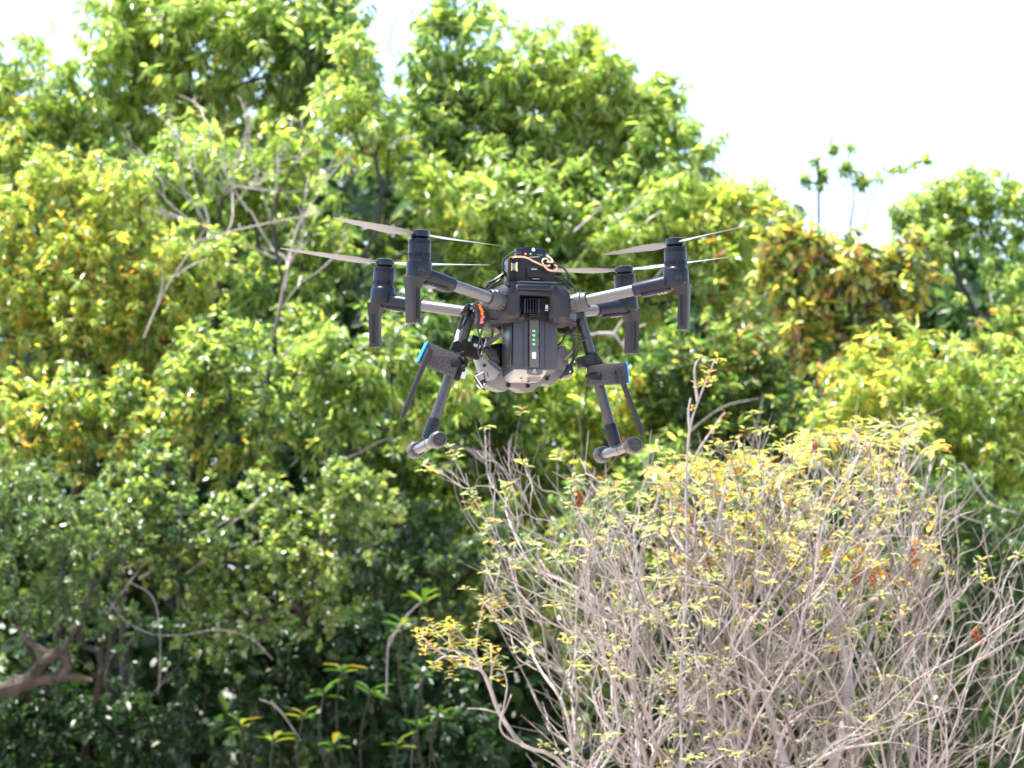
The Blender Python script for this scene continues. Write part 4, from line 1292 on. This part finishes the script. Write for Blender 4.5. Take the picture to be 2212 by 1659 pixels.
# coloured servo wires
def wire(name, pts, rad, m, parent, off, n=7):
    P = smooth_path([D(*a) - off for a in pts], 6)
    return MB().tube(P, rad, n).build(name, m, parent)
c = D(1140, 565, -.08)
wires, w0 = child_thing('servo_wires', 'loose yellow, white and red wires looped over the front of the electronics case', 'wires', c)
base_pts = [(1101, 556.5, -.07), (1113, 554, -.085), (1128, 554, -.087), (1140, 556.5, -.088), (1150, 562, -.088), (1162, 567.5, -.088), (1172, 572, -.088), (1182, 573.5, -.088), (1188, 571, -.087)]
loop = [(1172, 570, -.090), (1176, 577, -.092), (1184, 584, -.092), (1194, 586, -.090), (1201, 582, -.088), (1203, 576, -.085), (1198, 571, -.080)]
ring = [(1182, 575, -.090), (1174, 571, -.092), (1172, 564, -.092), (1177, 559, -.090), (1184, 561, -.088), (1188, 566, -.086)]
upw = [(1178, 552, -.055), (1186, 556, -.066), (1192, 562, -.078), (1197, 570, -.080), (1200, 577, -.078)]
def shift(pts, dx, dy, dz=0): return [(a + dx, b + dy, c_ + dz) for a, b, c_ in pts]
wire('wire', base_pts, .0009, M['wire_yellow'], wires, w0)
wire('wire', shift(base_pts, 0, 1.9), .0009, M['wire_white'], wires, w0)
wire('wire', shift(base_pts[3:], 1, 3.0, .001), .0008, M['wire_red'], wires, w0)
wire('wire', loop, .0010, M['wire_yellow'], wires, w0)
wire('wire', shift(loop, 1.0, -1.6), .0008, M['wire_white'], wires, w0)
wire('wire', shift(loop, 1.5, -2.8, .001), .0007, M['wire_red'], wires, w0)
wire('wire', ring, .0011, M['wire_yellow'], wires, w0)
wire('wire', shift(ring, -1.2, -1.0), .0009, M['wire_white'], wires, w0)
wire('wire', upw, .0010, M['wire_white'], wires, w0)
wire('wire', shift(upw, 1.5, -.3, .001), .0009, M['wire_yellow'], wires, w0)
wire('wire', [(1143, 556, -.07), (1160, 555, -.07), (1175, 555.5, -.068), (1182, 559, -.07), (1187, 566, -.08)], .0008, M['wire_white'], wires, w0)

# receiver on the case
c = D(1148, 557.5, -.045)
rec, r0_ = child_thing('receiver', 'small navy black receiver with an orange and a green light, topmost on the drone', 'receiver', c)
p, q = D(1115.5, 556.5, -.07) - r0_, D(1179.5, 537.5, -.07) - r0_
yf = -.07 - r0_.y
MB().obox(((p.x + q.x) / 2, yf + .013, (p.z + q.z) / 2), ((q.x - p.x) / 2, .013, (q.z - p.z) / 2)).build('case', M['navy'], rec, bevel=.0016)
g = D(1141, 535.8, -.06) - r0_
MB().obox((g.x, yf + .013, q.z + .0014), (.0150, .010, .0018)).build('lid', M['black'], rec, bevel=.0006)
g = D(1152.5, 539.5, -.071) - r0_
MB().lathe([(.0034, -.002), (.0034, .0006), (.0022, .0020)], (g.x, yf, g.z), (0, -1, 0), 18).build('white_button', M['white'], rec)
g = D(1135.3, 548.3, -.071) - r0_
MB().lathe([(.0015, 0), (.0015, .0006), (.0009, .0010)], (g.x, yf, g.z), (0, -1, 0), 14).build('orange_light', M['led_red'], rec)
g = D(1146.3, 548.0, -.071) - r0_
MB().lathe([(.0011, 0), (.0011, .0006), (.0007, .0009)], (g.x, yf, g.z), (0, -1, 0), 14).build('green_light', M['led_green'], rec)
g = D(1166, 549, -.071) - r0_
MB().obox((g.x, yf - .0002, g.z), (.0050, .0006, .0013)).build('port', M['black'], rec, bevel=.0003)
MB().obox((g.x, yf - .0008, g.z - .0015), (.0050, .0003, .0003)).build('port_rim', M['steel'], rec)
g = D(1121.5, 546.5, -.075) - r0_
MB().obox((g.x, yf - .003, g.z), (.0042, .0045, .0024), ((Vector((.95, 0, .3))).normalized(), Vector((0, 1, 0)), Vector((-.3, 0, .95)))).build('plug', M['cable'], rec, bevel=.001)

def cable(label, strands, loc_pt, name='cable', cat='cable'):
    c_ = D(*loc_pt)
    o, o0 = child_thing(name, label, cat, c_)
    for pts, rad in strands:
        wire('strand', pts, rad, M['cable'], o, o0, 8)
    return o, o0
cable('black cable curving from the plug of the receiver down its left side',
      [([(1120, 545, -.078), (1113, 544.5, -.080), (1102, 549, -.080), (1092, 557, -.078), (1086.5, 567, -.072), (1086, 578, -.066), (1089, 588, -.060), (1092, 594, -.05)], .0019)], (1100, 560, -.07))
cable('bundle of black and white cables running down to the left shoulder of the drone',
      [([(1092, 572, -.04), (1090, 585, -.04), (1082, 596, -.05), (1070, 604, -.05), (1058, 612, -.045), (1048, 622, -.04)], .0034),
       ([(1095, 580, -.03), (1086, 597, -.04), (1074, 609, -.045), (1062, 617, -.04), (1050, 628, -.03)], .0026),
       ([(1090, 590, -.05), (1078, 600, -.055), (1066, 606, -.055), (1052, 611, -.05)], .0016)], (1075, 600, -.04))
cable('thick black cable arching from the wires down to the right shoulder of the drone',
      [([(1187, 566, -.085), (1194, 567, -.086), (1206, 572, -.085), (1218, 580, -.082), (1227, 592, -.078), (1231, 603, -.072), (1229, 610, -.07)], .0020),
       ([(1196, 598, -.06), (1210, 600, -.06), (1222, 604, -.06), (1232, 610, -.06), (1240, 620, -.05), (1244, 628, -.045)], .0022),
       ([(1196, 602, -.055), (1210, 604, -.055), (1220, 610, -.06), (1226, 619, -.06), (1230, 627, -.055)], .0018)], (1210, 590, -.07))
g = D(1181, 565, -.088)
MB().lathe([(.0022, 0), (.0026, .003), (.0020, .012)], g - w0, (1, 0, -.1), 12).build('wire_sleeve', M['steel'], wires)

# foam blocks with paddle antennas, strapped to the legs
def foam_mount(label, quad, tape_edge, ant, yf, strap_c, sgn):
    c_ = (D(*quad[0], yf) + D(*quad[2], yf)) / 2
    o, o0 = child_thing('foam_antenna_mount', label, 'antenna mount', c_)
    Q = [D(x, y, yf) - o0 for x, y in quad]
    # subdivide the outline so that the cut edge of the foam is a little uneven
    r = np.random.default_rng(3 + sgn)
    out = []
    for i in range(4):
        a, b = Q[i], Q[(i + 1) % 4]
        for k in range(8):
            p = a.lerp(b, k / 8)
            out.append(p + Vector((r.normal(0, .0003), 0, r.normal(0, .0003))))
    MB().prism(out, (0, .030, 0)).build('foam_block', M['foam'], o, bevel=.0010)
    a, b = D(*tape_edge[0], yf) - o0, D(*tape_edge[1], yf) - o0
    ex = (b - a).normalized()
    MB().obox((a + b) / 2 + Vector((0, .015, 0)), ((b - a).length / 2, .0165, .0012), (ex, Vector((0, 1, 0)), ex.cross(Vector((0, 1, 0))))).build('blue_tape', M['tape'], o, bevel=.0004)
    p, q = D(*ant[0], yf - .010) - o0, D(*ant[1], yf - .010) - o0
    dv = (q - p).normalized(); sd = dv.cross(Vector((0, 1, 0))).normalized()
    Lh = (q - p).length
    rings = []
    for t, hw, hh in [(0, .0062, .0055), (.16, .0066, .0058), (.22, .0060, .0048), (.26, .0056, .0040), (.90, .0056, .0038), (.97, .0050, .0034), (.995, .0032, .0024), (1.0, .0012, .0012)]:
        cc = p + dv * Lh * t
        rings.append([cc + sd * hw * math.cos(k * math.pi / 6) * 1.0 + Vector((0, 1, 0)) * hh * math.sin(k * math.pi / 6) for k in range(12)])
    MB().loft(rings).build('paddle_antenna', M['body'], o, angle=0.9)
    MB().lathe([(.0062, 0), (.0062, .010)], p + dv * .006, (0, 1, 0), 18).build('antenna_joint', M['black'], o)
    # zip strap round the block
    s = D(*strap_c, yf - .001) - o0
    MB().obox(s, (.0105, .0016, .0070), (Vector((1, 0, -.12 * sgn)).normalized(), Vector((0, 1, 0)), Vector((.12 * sgn, 0, 1)).normalized())).build('strap', M['strap'], o, bevel=.001)
    return o, o0
foam_mount('tilted foam block with blue tape and paddle antenna on the left landing leg', [(925.5, 739), (998, 770), (979, 811), (906, 781)], [(925, 737), (905, 779)], [(929, 754), (868, 903)], -.040, (985, 785), -1)
foam_mount('level foam block with blue tape and paddle antenna on the right landing leg', [(1275, 789.5), (1353, 783), (1357, 826), (1273, 831.5)], [(1354.5, 781.5), (1358.5, 827)], [(1334, 796), (1390, 943)], -.040, (1288, 813), 1)

# strap bands and boxes on the left leg
lc = D(990, 750, 0)
lb, lb0 = child_thing('strapped_sensor_box', 'small dark box with a white label strapped to the left landing leg', 'sensor', lc)
g = D(1028, 745, .02) - lb0
axl = (D(1020, 672, 0) - D(922, 955, 0)).normalized()
sdl = axl.cross(Vector((0, 1, 0))).normalized()
MB().obox(g, (.014, .010, .016), (sdl, Vector((0, 1, 0)), axl)).build('case', M['navy'], lb, bevel=.0012)
MB().obox(g + Vector((0, -.0108, -.004)), (.0070, .0005, .0038), (sdl, Vector((0, 1, 0)), axl)).build('label', M['label'], lb)
MB().obox(g - sdl * .0145 * (1 if sdl.x < 0 else -1) , (.0008, .0104, .0165), (sdl, Vector((0, 1, 0)), axl)).build('metal_edge', M['steel'], lb)
cc = D(1000, 748, 0) - lb0
MB().lathe([(.0122, -.012), (.0128, -.010), (.0128, .010), (.0122, .012)], cc - axl * .0, axl, 24).build('strap', M['strap'], lb)
MB().obox(cc + Vector((-.014, -.004, -.001)), (.010, .009, .011), (sdl, Vector((0, 1, 0)), axl)).build('strap', M['strap'], lb, bevel=.002)
MB().obox(cc + Vector((.018, .008, -.010)), (.018, .010, .011), (sdl, Vector((0, 1, 0)), axl)).build('strap', M['strap'], lb, bevel=.002)
cc2 = D(976, 790, .004) - lb0
MB().obox(cc2 + Vector((.014, .008, -.006)), (.0085, .012, .022), (sdl, Vector((0, 1, 0)), axl)).build('backing_plate', M['strap'], lb, bevel=.0015)
MB().obox(D(1000, 806, .03) - lb0, (.0075, .0008, .0105), (sdl, Vector((0, 1, 0)), axl)).build('metal_plate', M['steel'], lb)
# knots of hook tape where block and leg meet
kn = MB()
for i in range(26):
    kn.obox(D(1000 + rb.normal(0, 3), 783 + rb.normal(0, 9), -.035 + rb.normal(0, .003)) - lb0, (.0035, .003, .003), frame(rb.normal(size=3)))
kn.build('hook_tape', M['strap'], lb, bevel=.0005)

# folded black frame beside the left leg (under the far left arm)
lf, lf0 = child_thing('hinge_frame', 'black drilled metal frame beside the top of the left landing leg', 'bracket', D(1005, 690, .02))
def plate(o, o0, pts, y, th, m, name='plate', bv=.0006):
    return MB().prism([D(a, b, y) - o0 for a, b in pts], (0, th, 0)).build(name, m, o, bevel=bv)
plate(lf, lf0, [(1003, 663), (1012, 655), (1022, 660), (1024, 671), (1012, 684), (998, 684), (996, 676)], -.020, .010, M['gloss'])
plate(lf, lf0, [(998, 684), (1004, 684), (993, 712), (989, 710)], -.018, .008, M['gloss'], 'strut')
plate(lf, lf0, [(1008, 684), (1013, 684), (1004, 704), (994, 714), (993, 709), (1001, 700)], -.018, .008, M['gloss'], 'strut')
plate(lf, lf0, [(988, 712), (993, 712), (990, 735), (981, 738)], -.018, .004, M['white'], 'bright_edge')
g = D(1018, 666, -.022) - lf0
MB().lathe([(.0030, 0), (.0030, .002)], g, (0, -1, 0), 16).build('bolt', M['steel'], lf)
MB().tube([D(1024.5, 666, -.024) - lf0, D(1022.5, 673, -.024) - lf0], .0009, 8).build('brass_pin', M['brass'], lf)
wire('cable', [(1008, 665, -.025), (996, 675, -.025), (987, 692, -.025), (983, 712, -.025), (981.5, 735, -.025)], .0008, M['cable'], lf, lf0)

# branded pouch
po, po0 = child_thing('cable_pouch', 'black padded pouch printed HobbyPark in yellow and red, between left leg and body', 'pouch', D(1040, 680, -.03))
pp = [(1024, 654), (1031, 649.5), (1037, 653), (1045, 661), (1051, 670), (1053.5, 685), (1051, 697), (1046, 706), (1038, 710), (1031, 707), (1028.5, 700), (1030, 688), (1030.5, 677), (1027, 666)]
MB().prism([D(a, b, -.062) - po0 for a, b in pp], (0, .022, 0)).build('padding', M['pouch'], po, bevel=.0028)
# lettering follows the slanting edge: five letters leaning right, four going straight down
def letters(s, pts, m, off, mm, yy, size=.0082):
    for ch, (a, b, ang) in zip(s, pts):
        dn = Vector((math.sin(ang), 0, -math.cos(ang)))
        rt = Vector((math.cos(ang), 0, math.sin(ang)))
        text('lettering', ch, size, m, po, D(a, b, yy) - po0, dn, rt, offset=off)
LP = [(1036.0, 659.5, .38), (1038.2, 664.6, .38), (1040.3, 669.4, .38), (1042.0, 674.2, .30), (1042.8, 679.0, .10)]
LP2 = [(1042.6, 684.4, -.10), (1041.8, 688.8, -.12), (1041.2, 692.4, -.12), (1040.6, 696.4, -.12)]
letters('Hobby', LP, M['text_red'], .0006, None, -.0628)
letters('Park', LP2, M['text_pink'], .0006, None, -.0628)
letters('Hobby', LP, M['text_yellow'], .0001, None, -.0634)
letters('Park', LP2, M['text_red'], .0001, None, -.0634)
for pts in ([(1031, 707, -.05), (1034, 720, -.045), (1040, 735, -.04), (1043, 752, -.035), (1043.5, 762, -.03)], [(1042, 708, -.05), (1039, 722, -.045), (1037, 733, -.04), (1033, 750, -.04), (1034, 764, -.035), (1039, 771, -.03)]):
    wire('cord', pts, .0019, M['cable'], po, po0)

# hanging grey payload
pl, pl0 = child_thing('payload_carrier', 'pale grey scalloped sensor carrier hanging under the drone behind the battery', 'payload carrier', D(1135, 800, .03))
def q6(u, v): return (1004.4 + u * .12206, 691.2 + v * .12206)
out = [q6(*a) for a in [(360, 1080), (400, 1160), (480, 1200), (590, 1245), (690, 1272), (730, 1250), (770, 1215), (830, 1203), (900, 1210), (950, 1232), (1000, 1262), (1045, 1282), (1120, 1278), (1200, 1262), (1260, 1205), (1320, 1160),
                        (1390, 1135), (1450, 1137), (1490, 1160), (1525, 1165), (1600, 1100), (1700, 1020), (1780, 900), (1760, 820), (1640, 780), (1500, 760), (1200, 740), (800, 760), (640, 840), (560, 760), (430, 700)]]
MB().prism([D(a, b, .012) - pl0 for a, b in out], (0, .075, .006)).build('carrier_plate', M['paygrey2'], pl, bevel=.0018)
lft = [q6(*a) for a in [(247, 690), (262, 640), (300, 615), (380, 690), (450, 780), (560, 860), (640, 920), (590, 960), (560, 1020), (500, 1060), (420, 1078), (362, 1075), (340, 960), (300, 840)]]
MB().prism([D(a, b, .006) - pl0 for a, b in lft], (0, .060, .004)).build('side_guard', M['paygrey'], pl, bevel=.0022)
rgt = [q6(*a) for a in [(1640, 500), (1690, 470), (1740, 450), (1790, 470), (1815, 560), (1800, 640), (1740, 680), (1750, 720), (1810, 760), (1800, 850), (1760, 900), (1640, 860), (1600, 800)]]
MB().prism([D(a, b, .006) - pl0 for a, b in rgt], (0, .055, .003)).build('side_guard', M['paygrey2'], pl, bevel=.003)
g = D(*q6(342, 805), .005) - pl0
MB().lathe([(.0034, 0), (.0034, .002), (.0022, .002), (.0022, .0)], g + Vector((0, .001, 0)), (0, -1, 0), 20).build('port_ring', M['black'], pl)
MB().obox(D(*q6(405, 975), .0055) - pl0, (.0026, .0006, .0075), (Vector((.97, 0, .22)), Vector((0, 1, 0)), Vector((-.22, 0, .97)))).build('oblong_slot', M['tray'], pl, bevel=.0005)
MB().obox(D(*q6(403, 970), .0048) - pl0, (.0008, .0004, .0055), (Vector((.97, 0, .22)), Vector((0, 1, 0)), Vector((-.22, 0, .97)))).build('oblong_slot', M['black'], pl)
for u, v in ((765, 1150), (1110, 1165), (1460, 985)):
    g = D(*q6(u, v), .0115) - pl0
    MB().lathe([(.0046, 0), (.0046, .0012)], g, (0, -1, 0), 22).build('bolt_hole', M['black'], pl)
g = D(*q6(1450, 1040), .0115) - pl0
MB().lathe([(.0040, 0), (.0040, .0016)], g, (0, -1, 0), 22).build('bolt_hole', M['black'], pl)
# inner dark camera with crumpled cloth
MB().prism([D(*q6(a, b), .03) - pl0 for a, b in [(415, 480), (470, 430), (640, 405), (700, 410), (700, 850), (560, 760), (480, 660)]], (0, .03, 0)).build('camera_body', M['gloss'], pl, bevel=.002)
cl = MB()
for i in range(70):
    t = rb.random()
    a, b = q6(360 + 190 * t + rb.normal(0, 14), 540 + 235 * t ** 1.1 + rb.normal(0, 16))
    cl.obox(D(a, b, .024 + rb.normal(0, .003)) - pl0, (.0032, .0012, .0018), frame(rb.normal(size=3)))
cl.build('crumpled_cloth', M['cloth'], pl, bevel=.0004)
# struts up to the body
MB().tube([D(*q6(360, 450), .045) - pl0, D(*q6(660, 240), .045) - pl0], .0045, 12).build('strut', M['paygrey'], pl)
MB().tube([D(*q6(500, 120), .06) - pl0, D(*q6(455, 400), .06) - pl0], .0030, 12).build('strut', M['paygrey2'], pl)
MB().obox(D(*q6(370, 330), .05) - pl0, (.012, .006, .0020)).build('cross_bar', M['paygrey2'], pl, bevel=.0006)
MB().prism([D(*q6(a, b), .05) - pl0 for a, b in [(290, 318), (450, 318), (445, 350), (400, 385), (360, 350), (290, 330)]], (0, .006, 0)).build('hanger', M['shell'], pl, bevel=.0006)
MB().prism([D(*q6(a, b), .04) - pl0 for a, b in [(165, 520), (240, 480), (420, 470), (430, 520), (240, 560), (180, 600)]], (0, .01, 0)).build('hanger', M['black'], pl, bevel=.001)
MB().prism([D(*q6(a, b), .07) - pl0 for a, b in [(330, 60), (560, 110), (600, 170), (480, 140), (340, 120)]], (0, .01, 0)).build('hanger', M['paygrey2'], pl, bevel=.001)
MB().prism([D(*q6(a, b), .0) - pl0 for a, b in [(380, 20), (430, 10), (560, 70), (640, 130), (640, 210), (590, 150), (520, 90)]], (0, .008, 0)).build('hanger', M['black'], pl, bevel=.001)

def corner_camera(label, quad, ch, ct, y):
    c_ = D(*quad[0], y)
    o, o0 = child_thing('corner_camera', label, 'camera', c_)
    MB().prism([D(a, b, y) - o0 for a, b in quad], (0, .022, 0)).build('case', M['navy'], o, bevel=.0015)
    return o, o0
o, o0 = corner_camera('small pale edged camera block marked X at the lower left of the grey carrier', [q6(182, 990), q6(330, 915), q6(372, 1080), q6(372, 1145), q6(310, 1192)], 'X', None, .004)
MB().tube([D(*q6(182, 990), .003) - o0, D(*q6(310, 1192), .003) - o0], .0012, 8).build('bright_edge', M['white'], o)
MB().tube([D(*q6(182, 990), .003) - o0, D(*q6(330, 915), .003) - o0], .0010, 8).build('bright_edge', M['white'], o)
MB().prism([D(*q6(a, b), .0035) - o0 for a, b in [(205, 985), (320, 930), (345, 1040), (270, 1080), (240, 1040)]], (0, .001, 0)).build('mirror_panel', M['paygrey'], o)
text('lettering', 'X', .0066, M['white'], o, D(*q6(342, 1140), .0028) - o0, (.98, 0, -.15), (.15, 0, .98), offset=.0002)
o, o0 = corner_camera('small navy camera block marked 8 at the lower right of the grey carrier', [q6(1795, 850), q6(1830, 770), q6(1900, 800), q6(1925, 930), q6(1800, 975)], '8', None, .004)
text('lettering', '.8', .0060, M['white'], o, D(*q6(1858, 918), .0028) - o0, (.98, 0, .18), (-.18, 0, .98), offset=.0002)
MB().lathe([(.0035, 0), (.0035, .002)], D(*q6(1855, 758), .006) - o0, (0, -1, 0), 16).build('white_cap', M['white'], o)
MB().tube([D(*q6(1903, 800), .003) - o0, D(*q6(1927, 925), .003) - o0], .0008, 8).build('bright_edge', M['tape'], o)
MB().prism([D(*q6(a, b), .006) - o0 for a, b in [(1700, 1015), (1800, 975), (1925, 930), (1890, 990), (1800, 1030), (1720, 1040)]], (0, .02, 0)).build('lens_guard', M['paygrey'], o, bevel=.001)

# right side: black gimbal lump, clips and cables
gm_, gm0 = child_thing('black_gimbal', 'round black gimbal block tucked between the battery and the right landing leg', 'gimbal', D(1222, 705, .01))
MB().lathe([(.012, -.014), (.0165, -.012), (.0175, 0), (.0165, .012), (.012, .014)], D(1228, 706, .01) - gm0, (.3, 1, 0), 24).build('housing', M['black'], gm_)
MB().prism([D(*q6(a, b), .0) - gm0 for a, b in [(1640, 20), (1760, -20), (1900, -10), (1880, 200), (1800, 230), (1700, 215), (1645, 170)]], (0, .02, 0)).build('housing', M['strap'], gm_, bevel=.003)
MB().lathe([(.009, 0), (.009, .003), (.007, .004)], D(1235, 702, -.002) - gm0, (0, -1, 0), 20).build('lens_ring', M['gloss'], gm_)
for u, v in ((1755, 120), (1780, 110), (1740, 140)):
    MB().lathe([(.0007, 0), (.0007, .001)], D(*q6(u, v), -.001) - gm0, (0, -1, 0), 8).build('rivet', M['steel'], gm_)

rc, rc0 = child_thing('hanging_cables', 'tangle of black cables hanging between the battery and the right landing leg', 'cables', D(1235, 735, 0))
def r4(u, v): return (1188 + u * .2213, 648 + v * .2213)      # second measuring frame
for pts, rad in [([(265, 130), (230, 200), (185, 265)], .0012), ([(165, 330), (215, 350), (235, 420), (215, 500), (165, 560)], .0022),
                 ([(160, 330), (130, 380), (100, 430), (75, 455)], .0020), ([(170, 335), (240, 345), (330, 365), (355, 375)], .0014),
                 ([(360, 375), (300, 410), (260, 470), (220, 580), (160, 690), (95, 760)], .0017), ([(275, 490), (240, 570), (185, 680), (130, 740), (95, 770)], .0017), ([(150, 335), (165, 310), (185, 325), (170, 345)], .0014)]:
    wire('cable', [(*r4(a, b), -.012) for a, b in pts], rad, M['cable'], rc, rc0)
MB().tube([D(*r4(215, 500), -.012) - rc0, D(*r4(140, 580), -.012) - rc0], [.0030, .0042], 12).build('plug', M['paygrey2'], rc)
cp, cp0 = child_thing('leg_clip', 'ribbed dark grey clip clamped round the right landing leg above the foam block', 'clip', D(1272, 775, 0))
plate(cp, cp0, [r4(270, 560), r4(380, 530), r4(400, 505), r4(450, 505), r4(520, 600), r4(515, 625), r4(385, 640), r4(380, 660), r4(315, 655)], -.020, .034, M['body'], 'clamp', .002)
for i in range(5):
    a = D(*r4(318 + 6 * i, 575 + 18 * i), -.0205) - cp0
    MB().obox(a, (.0052, .0008, .0010)).build('grip_rib', M['black'], cp)
MB().tube([D(*r4(440, 520), -.021) - cp0, D(*r4(455, 610), -.021) - cp0], .0008, 6).build('seam', M['black'], cp)
plate(cp, cp0, [r4(335, 345), r4(360, 340), r4(385, 375), r4(440, 490), r4(400, 500), r4(370, 440)], .0, .014, M['navy'], 'lever', .002)
MB().tube([D(*r4(352, 340), -.001) - cp0, D(*r4(385, 372), -.001) - cp0, D(*r4(432, 485), -.001) - cp0], .0014, 8).build('lever_rim', M['motor'], cp)
plate(cp, cp0, [r4(300, 190), r4(350, 180), r4(372, 300), r4(388, 320), r4(350, 300), r4(322, 260)], .03, .008, M['strap'], 'webbing', .001)
plate(cp, cp0, [r4(285, 130), r4(340, 115), r4(360, 185), r4(300, 170)], .028, .008, M['shell'], 'webbing', .001)
wire('band', [(*r4(360, 745), -.036), (*r4(390, 740), -.046), (*r4(430, 738), -.047), (*r4(480, 742), -.045)], .0042, M['strap'], cp, cp0, 6)
